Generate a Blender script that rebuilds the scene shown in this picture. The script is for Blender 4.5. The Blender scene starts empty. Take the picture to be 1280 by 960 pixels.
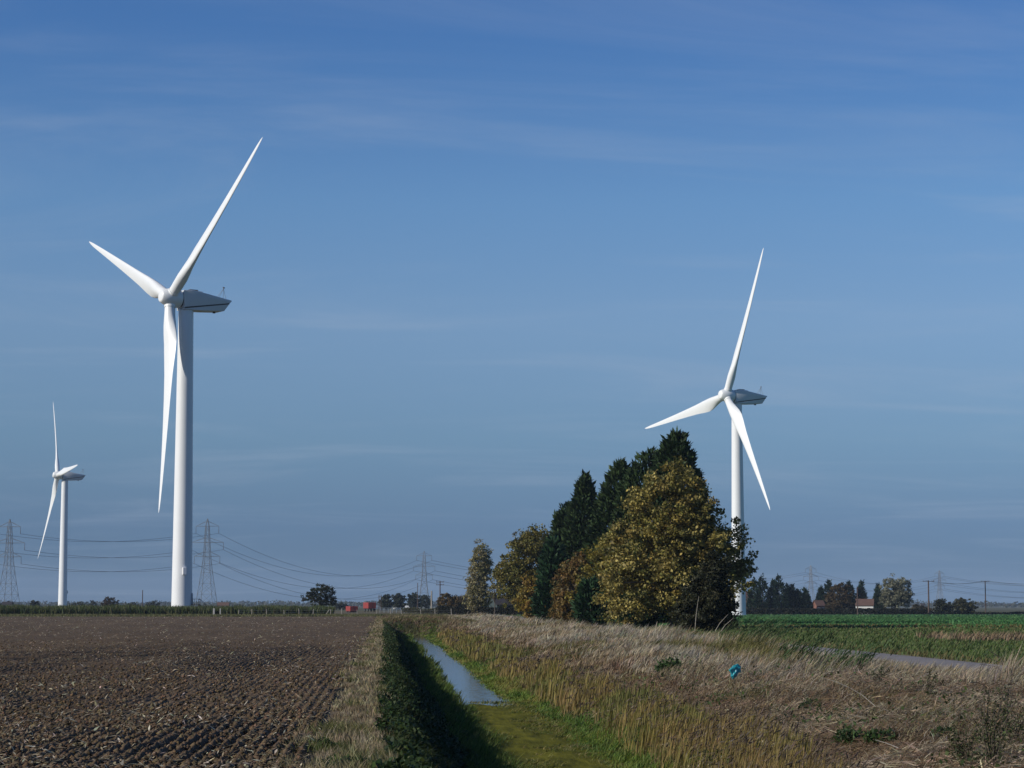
import bpy, math, random
import numpy as np
from mathutils import Vector, Matrix

random.seed(7)
RNG = np.random.default_rng(7)
SC = bpy.context.scene
COL = SC.collection
rad = math.radians

# ------------------------------------------------------------------ camera, sky, sun, exposure
FPX = 2800.0                                   # focal length in photo pixels (1280 wide)
PITCH = math.atan(277 / FPX)
YAW = math.atan(160 / FPX * math.cos(PITCH))
EYE = 1.7
cam = bpy.data.cameras.new('camera')
cam.sensor_width = 36.0
cam.lens = FPX / 1280 * 36
cam.clip_start = 0.5
cam.clip_end = 30000
camo = bpy.data.objects.new('camera', cam)
camo.location = (0, 0, EYE)
camo.rotation_euler = (math.pi / 2 + PITCH, 0, -YAW)
COL.objects.link(camo)
SC.camera = camo

SUN_BEARING, SUN_ELEV = 248.0, 27.0            # degrees clockwise from +Y, above horizon
sun = bpy.data.lights.new('sun', 'SUN')
sun.energy = 4.9
sun.angle = rad(0.53)
sun.color = (1.0, 0.93, 0.82)
suno = bpy.data.objects.new('sun', sun)
sd = Vector((math.sin(rad(SUN_BEARING)) * math.cos(rad(SUN_ELEV)),
             math.cos(rad(SUN_BEARING)) * math.cos(rad(SUN_ELEV)), math.sin(rad(SUN_ELEV))))
suno.rotation_euler = sd.to_track_quat('Z', 'Y').to_euler()
suno.location = (-60, -30, 60)
COL.objects.link(suno)

world = bpy.data.worlds.new('World')
SC.world = world
world.use_nodes = True
wn, wl = world.node_tree.nodes, world.node_tree.links
wn.clear()
w_out = wn.new('ShaderNodeOutputWorld')
w_bg = wn.new('ShaderNodeBackground')
w_bg.inputs['Strength'].default_value = 0.085
sky = wn.new('ShaderNodeTexSky')
sky.sky_type = 'NISHITA'
sky.sun_disc = False
sky.sun_elevation = rad(SUN_ELEV)
sky.sun_rotation = rad(SUN_BEARING)
sky.altitude = 0
sky.air_density = 1.0
sky.dust_density = 0.0
sky.ozone_density = 3.0
# thin cirrus veils over the whole dome
tc = wn.new('ShaderNodeTexCoord')
sep = wn.new('ShaderNodeSeparateXYZ')
wl.new(tc.outputs['Generated'], sep.inputs[0])
def wmath(op, a, b=None, clamp=False):
    n = wn.new('ShaderNodeMath'); n.operation = op; n.use_clamp = clamp
    for i, v in enumerate((a, b)):
        if v is None: continue
        if isinstance(v, (int, float)): n.inputs[i].default_value = v
        else: wl.new(v, n.inputs[i])
    return n.outputs[0]
zz = wmath('ADD', wmath('MAXIMUM', sep.outputs[2], 0.0), 0.10)
cu = wmath('DIVIDE', sep.outputs[0], zz)
cv = wmath('DIVIDE', sep.outputs[1], zz)
comb = wn.new('ShaderNodeCombineXYZ')
wl.new(cu, comb.inputs[0]); wl.new(cv, comb.inputs[1])
mp = wn.new('ShaderNodeMapping')
mp.inputs['Rotation'].default_value = (0, 0, rad(12))
mp.inputs['Scale'].default_value = (1.1, 2.6, 1)
wl.new(comb.outputs[0], mp.inputs[0])
cn = wn.new('ShaderNodeTexNoise')
cn.inputs['Scale'].default_value = 0.75; cn.inputs['Detail'].default_value = 9
cn.inputs['Roughness'].default_value = 0.6; cn.inputs['Distortion'].default_value = 0.9
wl.new(mp.outputs[0], cn.inputs['Vector'])
cm = wn.new('ShaderNodeMapRange')
cm.inputs['From Min'].default_value = 0.46; cm.inputs['From Max'].default_value = 0.80
cm.inputs['To Min'].default_value = 0.0; cm.inputs['To Max'].default_value = 0.22
cm.interpolation_type = 'SMOOTHSTEP'
wl.new(cn.outputs['Fac'], cm.inputs['Value'])
hs = wn.new('ShaderNodeHueSaturation')
hs.inputs['Saturation'].default_value = 1.0
wl.new(sky.outputs[0], hs.inputs['Color'])
# grade by elevation, the same all round the compass
SKY_RAMP = [(0.0, (.092, .205, .52)), (.008, (.105, .232, .57)), (.035, (.205, .335, .67)), (.074, (.42, .56, .81)), (.126, (.70, .80, 1.0)), (.178, (.66, .87, 1.11)), (.255, (.45, .74, 1.11)), (1.0, (.43, .72, 1.10))]
rp = wn.new('ShaderNodeValToRGB')
rp.color_ramp.interpolation = 'LINEAR'
while len(rp.color_ramp.elements) < len(SKY_RAMP): rp.color_ramp.elements.new(0.5)
for e, (p, c) in zip(rp.color_ramp.elements, SKY_RAMP):
    e.position = p; e.color = (*c, 1)
wl.new(sep.outputs[2], rp.inputs[0])
gm = wn.new('ShaderNodeMix'); gm.data_type = 'RGBA'; gm.blend_type = 'MULTIPLY'
gm.inputs[0].default_value = 1.0
wl.new(hs.outputs[0], gm.inputs[6]); wl.new(rp.outputs[0], gm.inputs[7])
wm = wn.new('ShaderNodeMix'); wm.data_type = 'RGBA'
wl.new(cm.outputs[0], wm.inputs[0])
wl.new(gm.outputs[2], wm.inputs[6])
wm.inputs[7].default_value = (4.6, 5.4, 6.8, 1)
wl.new(wm.outputs[2], w_bg.inputs['Color'])
wl.new(w_bg.outputs[0], w_out.inputs[0])

SC.view_settings.view_transform = 'Standard'
SC.view_settings.look = 'None'
SC.view_settings.gamma = 1.0
SC.view_settings.use_curve_mapping = False
SC.view_settings.exposure = 0.0
SC.render.engine = 'CYCLES'
SC.cycles.volume_bounces = 0
SC.cycles.max_bounces = 6

# ------------------------------------------------------------------ helpers
def at(px, D):
    """plan position at forward distance D on the bearing seen at photo column px"""
    lat = D * (px - 640) / FPX * math.cos(PITCH)
    return (D * math.sin(YAW) + lat * math.cos(YAW), D * math.cos(YAW) - lat * math.sin(YAW))

def tag(o, label=None, cat=None, group=None, kind=None):
    if label: o['label'] = label
    if cat: o['category'] = cat
    if group: o['group'] = group
    if kind: o['kind'] = kind
    return o

def empty(name, loc, label, cat, group=None, rz=0):
    o = bpy.data.objects.new(name, None)
    o.location = loc; o.rotation_euler = (0, 0, rz)
    o.empty_display_size = 0.5
    COL.objects.link(o)
    return tag(o, label, cat, group)

def make_mesh(name, V, faces=None, quads=None, tris=None, colors=None, smooth=False):
    me = bpy.data.meshes.new(name)
    if faces is not None:
        me.from_pydata([tuple(v) for v in V], [], faces)
    else:
        V = np.asarray(V, np.float32)
        nq = 0 if quads is None else len(quads)
        nt = 0 if tris is None else len(tris)
        me.vertices.add(len(V)); me.vertices.foreach_set('co', V.ravel())
        me.loops.add(nq * 4 + nt * 3); me.polygons.add(nq + nt)
        idx = []
        if nq: idx.append(np.asarray(quads, np.int32).ravel())
        if nt: idx.append(np.asarray(tris, np.int32).ravel())
        me.loops.foreach_set('vertex_index', np.concatenate(idx))
        st = np.concatenate([np.arange(nq) * 4, nq * 4 + np.arange(nt) * 3]).astype(np.int32)
        me.polygons.foreach_set('loop_start', st)
    if colors is not None:
        ca = me.color_attributes.new('col', 'FLOAT_COLOR', 'POINT')
        c = np.ones((len(V), 4), np.float32); c[:, :3] = colors
        ca.data.foreach_set('color', c.ravel())
    me.update(calc_edges=True)
    me.validate()
    if smooth:
        me.polygons.foreach_set('use_smooth', np.ones(len(me.polygons), bool))
    return me

def link(name, me, mat, parent=None, loc=None):
    o = bpy.data.objects.new(name, me)
    if mat and not me.materials: me.materials.append(mat)
    COL.objects.link(o)
    if parent: o.parent = parent
    if loc is not None: o.location = loc
    return o

class MB:
    """collects shapes for one mesh object"""
    def __init__(s): s.v = []; s.f = []
    def add(s, V, Fc):
        b = len(s.v); s.v += [tuple(map(float, p)) for p in V]; s.f += [tuple(i + b for i in f) for f in Fc]
        return s
    def box(s, c, d, rz=0.0):
        V = []
        for sx in (-.5, .5):
            for sy in (-.5, .5):
                for sz in (-.5, .5):
                    x, y = sx * d[0], sy * d[1]
                    V.append((c[0] + x * math.cos(rz) - y * math.sin(rz), c[1] + x * math.sin(rz) + y * math.cos(rz), c[2] + sz * d[2]))
        return s.add(V, [(0, 1, 3, 2), (4, 6, 7, 5), (0, 4, 5, 1), (2, 3, 7, 6), (0, 2, 6, 4), (1, 5, 7, 3)])
    def tube(s, pts, rs, n=6, cap=True):
        pts = [Vector(p) for p in pts]
        if isinstance(rs, (int, float)): rs = [rs] * len(pts)
        V = []; Fc = []
        for i, p in enumerate(pts):
            t = (pts[min(i + 1, len(pts) - 1)] - pts[max(i - 1, 0)]).normalized()
            a = Vector((0, 0, 1)) if abs(t.z) < .9 else Vector((1, 0, 0))
            u = t.cross(a).normalized(); w = t.cross(u)
            for k in range(n):
                an = 2 * math.pi * k / n
                V.append(p + (u * math.cos(an) + w * math.sin(an)) * rs[i])
        for i in range(len(pts) - 1):
            for k in range(n):
                k2 = (k + 1) % n
                Fc.append((i * n + k, i * n + k2, (i + 1) * n + k2, (i + 1) * n + k))
        if cap:
            Fc.append(tuple(range(n - 1, -1, -1))); Fc.append(tuple((len(pts) - 1) * n + k for k in range(n)))
        return s.add(V, Fc)
    def lathe(s, prof, n=40):
        V = []; Fc = []
        for r, z in prof:
            for k in range(n):
                V.append((r * math.cos(2 * math.pi * k / n), r * math.sin(2 * math.pi * k / n), z))
        for i in range(len(prof) - 1):
            for k in range(n):
                k2 = (k + 1) % n
                Fc.append((i * n + k, i * n + k2, (i + 1) * n + k2, (i + 1) * n + k))
        Fc.append(tuple(range(n - 1, -1, -1))); Fc.append(tuple((len(prof) - 1) * n + k for k in range(n)))
        return s.add(V, Fc)
    def prism(s, prof, w, y0=0.0):
        """profile in x,z extruded along y by +-w"""
        n = len(prof)
        V = [(x, y0 - w, z) for x, z in prof] + [(x, y0 + w, z) for x, z in prof]
        Fc = [tuple(range(n)), tuple(range(2 * n - 1, n - 1, -1))]
        Fc += [(i, i + n, (i + 1) % n + n, (i + 1) % n) for i in range(n)]
        return s.add(V, Fc)
    def mesh(s, name, smooth=None, bevel=0.0):
        me = make_mesh(name, s.v, faces=s.f)
        import bmesh
        bm = bmesh.new(); bm.from_mesh(me)
        bmesh.ops.recalc_face_normals(bm, faces=bm.faces)
        if bevel > 0:
            ed = [e for e in bm.edges if len(e.link_faces) == 2 and e.calc_face_angle(0) > rad(28)]
            bmesh.ops.bevel(bm, geom=ed, offset=bevel, segments=2, profile=.5, affect='EDGES', clamp_overlap=True)
        bm.to_mesh(me); bm.free()
        if smooth:
            me.polygons.foreach_set('use_smooth', np.ones(len(me.polygons), bool))
            me.set_sharp_from_angle(angle=rad(smooth))
        return me
    def build(s, name, mat, parent=None, smooth=None, bevel=0.0, loc=None):
        return link(name, s.mesh(name, smooth, bevel), mat, parent, loc)

# vectorised value noise
_tab = np.random.default_rng(3).random((256, 256))
def vnoise(x, y):
    xi = np.floor(x).astype(int); yi = np.floor(y).astype(int)
    fx = x - xi; fy = y - yi
    fx = fx * fx * (3 - 2 * fx); fy = fy * fy * (3 - 2 * fy)
    a = _tab[xi & 255, yi & 255]; b = _tab[(xi + 1) & 255, yi & 255]
    c = _tab[xi & 255, (yi + 1) & 255]; d = _tab[(xi + 1) & 255, (yi + 1) & 255]
    return (a * (1 - fx) + b * fx) * (1 - fy) + (c * (1 - fx) + d * fx) * fy
def fbm(x, y, o=4):
    r = 0.0; a = .5
    for i in range(o):
        r = r + a * vnoise(x * 2 ** i + 17.3 * i, y * 2 ** i + 9.1 * i); a *= .5
    return r / (1 - .5 ** o)
def sstep(a, b, x):
    t = np.clip((np.asarray(x, float) - a) / (b - a), 0, 1)
    return t * t * (3 - 2 * t)

# ------------------------------------------------------------------ materials
def new_mat(name):
    m = bpy.data.materials.new(name); m.use_nodes = True
    nt = m.node_tree; nt.nodes.clear()
    out = nt.nodes.new('ShaderNodeOutputMaterial')
    return m, nt.nodes, nt.links, out

def mat_plain(name, col, rough=.6, var=.15, scale=3.0, bump=0.0, bscale=20.0, metallic=0.0, spec=.4, stretch=None):
    m, N, L, out = new_mat(name)
    p = N.new('ShaderNodeBsdfPrincipled')
    p.inputs['Roughness'].default_value = rough; p.inputs['Metallic'].default_value = metallic
    p.inputs['Specular IOR Level'].default_value = spec
    tcn = N.new('ShaderNodeTexCoord'); src = tcn.outputs['Object']
    if stretch:
        mpn = N.new('ShaderNodeMapping'); mpn.inputs['Scale'].default_value = stretch
        L.new(src, mpn.inputs[0]); src = mpn.outputs[0]
    n = N.new('ShaderNodeTexNoise'); n.inputs['Scale'].default_value = scale; n.inputs['Detail'].default_value = 6
    L.new(src, n.inputs['Vector'])
    r = N.new('ShaderNodeValToRGB')
    r.color_ramp.elements[0].position = .3; r.color_ramp.elements[1].position = .7
    r.color_ramp.elements[0].color = tuple(c * (1 - var) for c in col) + (1,)
    r.color_ramp.elements[1].color = tuple(min(1, c * (1 + var)) for c in col) + (1,)
    L.new(n.outputs['Fac'], r.inputs[0]); L.new(r.outputs[0], p.inputs['Base Color'])
    if bump:
        n2 = N.new('ShaderNodeTexNoise'); n2.inputs['Scale'].default_value = bscale; n2.inputs['Detail'].default_value = 5
        L.new(src, n2.inputs['Vector'])
        b = N.new('ShaderNodeBump'); b.inputs['Strength'].default_value = bump; b.inputs['Distance'].default_value = .05
        L.new(n2.outputs['Fac'], b.inputs['Height']); L.new(b.outputs[0], p.inputs['Normal'])
    L.new(p.outputs[0], out.inputs[0])
    return m

def mat_leaf(name, trans=.3, rough=.55, spec=.25):
    """colour from the mesh's own per-leaf colours, thin and slightly translucent"""
    m, N, L, out = new_mat(name)
    a = N.new('ShaderNodeAttribute'); a.attribute_name = 'col'
    p = N.new('ShaderNodeBsdfPrincipled')
    p.inputs['Roughness'].default_value = rough; p.inputs['Specular IOR Level'].default_value = spec
    L.new(a.outputs['Color'], p.inputs['Base Color'])
    t = N.new('ShaderNodeBsdfTranslucent'); L.new(a.outputs['Color'], t.inputs['Color'])
    mx = N.new('ShaderNodeMixShader'); mx.inputs[0].default_value = trans
    L.new(p.outputs[0], mx.inputs[1]); L.new(t.outputs[0], mx.inputs[2]); L.new(mx.outputs[0], out.inputs[0])
    return m

def mat_ground(name, var=.25, scale=2.0, bump=.6, bscale=9.0, rough=.9, bdist=.08, stretch=None):
    """colour from the mesh's own zones, broken up by noise"""
    m, N, L, out = new_mat(name)
    a = N.new('ShaderNodeAttribute'); a.attribute_name = 'col'
    p = N.new('ShaderNodeBsdfPrincipled'); p.inputs['Roughness'].default_value = rough
    p.inputs['Specular IOR Level'].default_value = .15
    tcn = N.new('ShaderNodeTexCoord'); src = tcn.outputs['Object']
    if stretch:
        mpn = N.new('ShaderNodeMapping'); mpn.inputs['Scale'].default_value = stretch
        L.new(src, mpn.inputs[0]); src = mpn.outputs[0]
    n = N.new('ShaderNodeTexNoise'); n.inputs['Scale'].default_value = scale; n.inputs['Detail'].default_value = 8
    n.inputs['Roughness'].default_value = .65
    L.new(src, n.inputs['Vector'])
    mr = N.new('ShaderNodeMapRange'); mr.inputs['From Min'].default_value = .3; mr.inputs['From Max'].default_value = .7
    mr.inputs['To Min'].default_value = 1 - var; mr.inputs['To Max'].default_value = 1 + var
    L.new(n.outputs['Fac'], mr.inputs['Value'])
    mu = N.new('ShaderNodeVectorMath'); mu.operation = 'SCALE'
    L.new(a.outputs['Color'], mu.inputs[0]); L.new(mr.outputs[0], mu.inputs['Scale'])
    L.new(mu.outputs[0], p.inputs['Base Color'])
    n2 = N.new('ShaderNodeTexNoise'); n2.inputs['Scale'].default_value = bscale; n2.inputs['Detail'].default_value = 6
    L.new(tcn.outputs['Object'], n2.inputs['Vector'])
    b = N.new('ShaderNodeBump'); b.inputs['Strength'].default_value = bump; b.inputs['Distance'].default_value = bdist
    L.new(n2.outputs['Fac'], b.inputs['Height']); L.new(b.outputs[0], p.inputs['Normal'])
    L.new(p.outputs[0], out.inputs[0])
    return m

M = {}
M['ground'] = mat_ground('ground_earth')
M['soil'] = mat_ground('tilled_soil', var=.30, scale=5, bump=.5, bscale=22, bdist=.03)
M['leaf'] = mat_leaf('leaf', .30)
M['blade'] = mat_leaf('grass_blade', .28, .6, .2)
M['conifer'] = mat_leaf('conifer_spray', .12, .6, .2)
M['bark'] = mat_plain('bark', (.07, .055, .042), .9, .35, 4, .6, 12)
M['palebark'] = mat_plain('pale_bark', (.30, .27, .22), .85, .3, 4, .5, 12)
M['asphalt'] = mat_plain('road_asphalt', (.17, .155, .15), .9, .18, 1.2, .3, 40)
M['tower'] = mat_plain('white_coated_steel', (.66, .68, .69), .42, .025, .25, spec=.4)
M['blade_white'] = mat_plain('white_gelcoat', (.68, .70, .70), .36, .02, .3, spec=.45)
M['nac'] = mat_plain('nacelle_shell', (.52, .55, .57), .42, .03, .5, spec=.4)
M['dark'] = mat_plain('dark_rubber', (.02, .021, .024), .6, .2)
M['steel'] = mat_plain('galvanised_steel', (.17, .18, .19), .55, .15, 1.0, metallic=.3)
M['cable'] = mat_plain('aluminium_conductor', (.12, .125, .13), .5, .1)
M['insul'] = mat_plain('insulator_glass', (.10, .09, .085), .3, .1)
M['wood'] = mat_plain('creosoted_wood', (.075, .05, .04), .9, .3, 3, .4, 25)
M['oldwood'] = mat_plain('weathered_wood', (.26, .24, .21), .9, .25, 3, .4, 25)
M['whitewall'] = mat_plain('white_render', (.62, .62, .60), .8, .06, 1)
M['brick'] = mat_plain('red_brick', (.16, .075, .055), .85, .2, 2)
M['tile'] = mat_plain('clay_tile', (.10, .058, .045), .8, .2, 2)
M['slate'] = mat_plain('dark_slate', (.030, .025, .025), .7, .2, 2)
M['shedwall'] = mat_plain('dark_green_cladding', (.035, .05, .05), .7, .2, 1)
M['glass'] = mat_plain('window_glass', (.03, .035, .04), .15, .1)
M['red'] = mat_plain('red_lorry_paint', (.24, .035, .025), .45, .08, .6)
M['greypaint'] = mat_plain('grey_blue_paint', (.24, .29, .34), .5, .1, .6)
M['whitepaint'] = mat_plain('white_vehicle_paint', (.72, .72, .72), .4, .05, .6)
M['tyre'] = mat_plain('tyre_rubber', (.02, .02, .02), .8, .2)
M['teal'] = mat_plain('teal_plastic_film', (.012, .23, .28), .35, .2, 8, spec=.5)
M['concrete'] = mat_plain('concrete', (.38, .37, .35), .9, .15, 1.5, .3, 20)

# ditch water: still, dark, rippled by the breeze
m, N, L, out = new_mat('ditch_water')
p = N.new('ShaderNodeBsdfPrincipled')
p.inputs['Base Color'].default_value = (.018, .022, .018, 1); p.inputs['Roughness'].default_value = .06
p.inputs['IOR'].default_value = 1.33
tcn = N.new('ShaderNodeTexCoord'); mpn = N.new('ShaderNodeMapping'); mpn.inputs['Scale'].default_value = (1.6, .55, 1)
L.new(tcn.outputs['Object'], mpn.inputs[0])
n = N.new('ShaderNodeTexNoise'); n.inputs['Scale'].default_value = 3.5; n.inputs['Detail'].default_value = 5
L.new(mpn.outputs[0], n.inputs['Vector'])
b = N.new('ShaderNodeBump'); b.inputs['Strength'].default_value = .35; b.inputs['Distance'].default_value = .03
L.new(n.outputs['Fac'], b.inputs['Height']); L.new(b.outputs[0], p.inputs['Normal']); L.new(p.outputs[0], out.inputs[0])
M['water'] = m
# green algae and duckweed mat
m, N, L, out = new_mat('algae_mat')
p = N.new('ShaderNodeBsdfPrincipled'); p.inputs['Roughness'].default_value = .95; p.inputs['Specular IOR Level'].default_value = .05
tcn = N.new('ShaderNodeTexCoord'); mpn = N.new('ShaderNodeMapping'); mpn.inputs['Scale'].default_value = (1.0, .16, 1)
L.new(tcn.outputs['Object'], mpn.inputs[0])
n = N.new('ShaderNodeTexNoise'); n.inputs['Scale'].default_value = 4.5; n.inputs['Detail'].default_value = 9; n.inputs['Roughness'].default_value = .7
L.new(mpn.outputs[0], n.inputs['Vector'])
r = N.new('ShaderNodeValToRGB')
for i, (pp, c) in enumerate([(.28, (.022, .024, .005)), (.44, (.075, .075, .009)), (.60, (.115, .11, .013)), (.8, (.17, .155, .028))]):
    e = r.color_ramp.elements[i] if i < 2 else r.color_ramp.elements.new(pp)
    e.position = pp; e.color = (*c, 1)
L.new(n.outputs['Fac'], r.inputs[0]); L.new(r.outputs[0], p.inputs['Base Color'])
b = N.new('ShaderNodeBump'); b.inputs['Strength'].default_value = .6; b.inputs['Distance'].default_value = .06
L.new(n.outputs['Fac'], b.inputs['Height']); L.new(b.outputs[0], p.inputs['Normal']); L.new(p.outputs[0], out.inputs[0])
M['algae'] = m

# ------------------------------------------------------------------ terrain
WATER = -1.25
def terrain(X, Y):
    X = np.asarray(X, float); Y = np.asarray(Y, float)
    wob = .10 * np.sin(Y * .13) + .12 * np.sin(Y * .047 + 1) + .10 * (fbm(Y * .4, X * 0 + 3, 2) - .5)
    xs = [-2, .05, .35, 1.55, 2.0, 3.4, 4.8, 6.0, 8.6, 10.5, 13.5, 14.2, 18.5]
    zs = [0, .0, -.10, -1.22, -1.36, -1.36, -1.16, -.72, -.12, .06, .06, 0, 0]
    prof = np.interp(X - wob, xs, zs)
    dit = 1 - sstep(222, 232, Y)
    z = prof * np.where(X < 9, dit, 1)
    lump = (fbm(X * .9, Y * .5, 4) - .5)
    z = z + .16 * lump * sstep(4.6, 6.5, X) * (1 - sstep(13.2, 14, X)) * (Y < 400)
    z = z + .10 * lump * sstep(.0, .6, X) * (1 - sstep(1.4, 1.7, X)) * dit
    # land falls away to the right of the trees
    z = z - 1.06 * sstep(190, 620, Y) * sstep(22, 40, X) 
    # small cross drain at the edge of the green crop
    z = z - .35 * np.exp(-((Y - 168) / 3.0) ** 2) * sstep(24, 27, X) * (X < 400)
    return z
def tz(x, y): return float(terrain(np.array([x]), np.array([y]))[0])

def ramp_rows(a, b, first, ratio):
    r = [a]; s = first
    while r[-1] < b:
        r.append(r[-1] + s); s *= ratio
    return np.array(r)
xs = np.concatenate([-ramp_rows(1.2, 6000, 1.0, 1.22)[::-1], np.arange(-1, 9, .14), np.arange(9, 30, .5), ramp_rows(30, 6000, 1.5, 1.2)])
ys = np.concatenate([-ramp_rows(0, 400, 4, 1.3)[::-1][:-1], ramp_rows(0, 9000, .7, 1.011)])
GX, GY = np.meshgrid(xs, ys)
GZ = terrain(GX, GY)
def mix(a, b, t): return a * (1 - t[..., None]) + b * t[..., None]
c_soil = np.array((.088, .060, .034)); c_dry = np.array((.20, .155, .095)); c_green = np.array((.060, .085, .022))
c_mud = np.array((.045, .045, .016)); c_far = np.array((.085, .085, .045)); c_litter = np.array((.15, .105, .065))
c_crop = np.array((.045, .100, .030))
gc = np.broadcast_to(c_soil, GX.shape + (3,)).copy()
gc = mix(gc, c_dry, sstep(-1.0, -.7, GX))
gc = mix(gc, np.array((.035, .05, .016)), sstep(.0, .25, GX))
gc = mix(gc, c_mud, sstep(1.5, 1.9, GX)); gc = mix(gc, np.array((.07, .09, .02)), sstep(3.3, 3.8, GX))
gc = mix(gc, c_litter, sstep(4.6, 5.6, GX)); gc = mix(gc, c_dry, sstep(8, 10, GX))
gc = mix(gc, c_green, sstep(17.5, 18.6, GX)); gc = mix(gc, c_crop, sstep(168, 172, GY) * sstep(23, 25, GX))
gc = mix(gc, np.array((.10, .085, .045)), sstep(345, 350, GY) * (1 - sstep(14, 18, GX)))
patch = vnoise(GX / 220 + 40, GY / 300)
far = c_far * (0.6 + .9 * patch[..., None]) * np.array((1, 1, 1))
gc = gc * (1 - sstep(690, 720, GY)[..., None]) + far * sstep(690, 720, GY)[..., None]
ny, nx = GX.shape
I = np.arange(ny * nx).reshape(ny, nx)
Q = np.stack([I[:-1, :-1], I[:-1, 1:], I[1:, 1:], I[1:, :-1]], -1).reshape(-1, 4)
g = link('ground', make_mesh('ground', np.stack([GX, GY, GZ], -1).reshape(-1, 3), quads=Q, colors=gc.reshape(-1, 3), smooth=True), M['ground'])
tag(g, kind='structure')

# ---- tilled field: drilled rows and clods as relief
nc, nr = 480, 800
tt = np.linspace(0, 1, nc) ** 1.0
yy = np.exp(np.linspace(math.log(16), math.log(346), nr))
FY = np.repeat(yy[:, None], nc, 1)
edge = -.86 + .12 * (fbm(FY * .5, FY * 0, 3) - .5) * 2
FX = edge - tt[None, :] * (.205 * FY + 1.6)
fade = np.clip(1.3 - FY / 150, .12, 1)
row = np.sin(2 * math.pi * (FX + .03 * (fbm(FY * .3, FX * .3, 2) - .5)) / .16)
rowm = .55 + .75 * sstep(.42, .62, fbm(FX * .22 + 5, FY * .05, 2))
FZ = .035 + fade * (.027 * rowm * row + .085 * (fbm(FX * 15, FY * 7, 3) - .5) + .04 * (fbm(FX * 3, FY * 1.2, 2) - .5)) + .05 * (fbm(FX * .25, FY * .12, 3) - .5)
FZ += .022 * (fbm(FX * 2.1, FY * .12, 2) - .5) * 2
for sl, off, w in ((.16, -9.5, .22), (.16, -11.2, .22), (.42, -18, .25)):     # old wheelings
    dd = (FX + sl * FY - off - 6); FZ -= .05 * np.exp(-(dd / w) ** 2)
FZ[:, 0] = -.03
sv = fbm(FX * 1.3, FY * .10, 3); sv2 = fbm(FX * .12, FY * .05, 3)
fc = c_soil[None, None] * (.80 + .4 * sv[..., None]) * (.80 + .4 * sv2[..., None])
fc = fc + np.array((.05, .04, .026)) * (np.clip(sv - .58, 0, 1) * 1.0)[..., None]
I = np.arange(nr * nc).reshape(nr, nc)
Q = np.stack([I[:-1, :-1], I[1:, :-1], I[1:, 1:], I[:-1, 1:]], -1).reshape(-1, 4)
fo = link('ploughed_field', make_mesh('ploughed_field', np.stack([FX, FY, FZ], -1).reshape(-1, 3), quads=Q, colors=fc.reshape(-1, 3), smooth=True), M['soil'])
tag(fo, kind='structure')

# ---- lane beyond the rough bank
def lane_x(y): return 17.2 + .012 * (y - 60) + .25 * math.sin(y * .03)
V = []; Fc = []
yl = list(np.arange(-20, 420, 4.0))
for i, y in enumerate(yl):
    x = lane_x(y)
    for k, (dx, dz) in enumerate(((-3.1, .012), (-2.8, .05), (-1.5, .085), (-.3, .05), (0, .012))):
        V.append((x + dx + .08 * math.sin(y * .7 + k) * (k in (0, 4)), y, tz(x + dx, y) + dz))
    if i:
        for k in range(4): Fc.append(((i - 1) * 5 + k, (i - 1) * 5 + k + 1, i * 5 + k + 1, i * 5 + k))
tag(link('lane', make_mesh('lane', V, faces=Fc, smooth=True), M['asphalt']), kind='structure')

# ---- water and algae mat in the ditch
def strip(name, mat, y0, y1, xl, xr, z, step=1.0, cols=10, relief=0.0):
    yv = np.arange(y0, y1, step); t = np.linspace(0, 1, cols)
    L_ = np.array([xl(y) for y in yv]); R_ = np.array([xr(y) for y in yv])
    X = L_[:, None] + (R_ - L_)[:, None] * t[None]; Y = np.repeat(yv[:, None], cols, 1)
    if relief: Y = y0 + (Y - y0) * (1 + .09 * (fbm(X * 1.7 + 3, X * 0, 3) - .5))
    Z = z + relief * (fbm(X * 2.2, Y * .7, 3) - .5)
    I = np.arange(X.size).reshape(X.shape)
    Q = np.stack([I[:-1, :-1], I[:-1, 1:], I[1:, 1:], I[1:, :-1]], -1).reshape(-1, 4)
    o = link(name, make_mesh(name, np.stack([X, Y, Z], -1).reshape(-1, 3), quads=Q, smooth=True), mat)
    return tag(o, kind='structure')
strip('ditch_water', M['water'], 40, 224, lambda y: 1.6, lambda y: 4.4, WATER, 2.0, 6)
strip('algae_mat', M['algae'], 8, 66, lambda y: 1.5, lambda y: 5.0, WATER + .055, .25, 40, .09)

# ------------------------------------------------------------------ vegetation builders
def ysamp(n, a, b, p=1.5):
    u = RNG.random(n); q = 1 - p
    return (a ** q + u * (b ** q - a ** q)) ** (1 / q)

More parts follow.
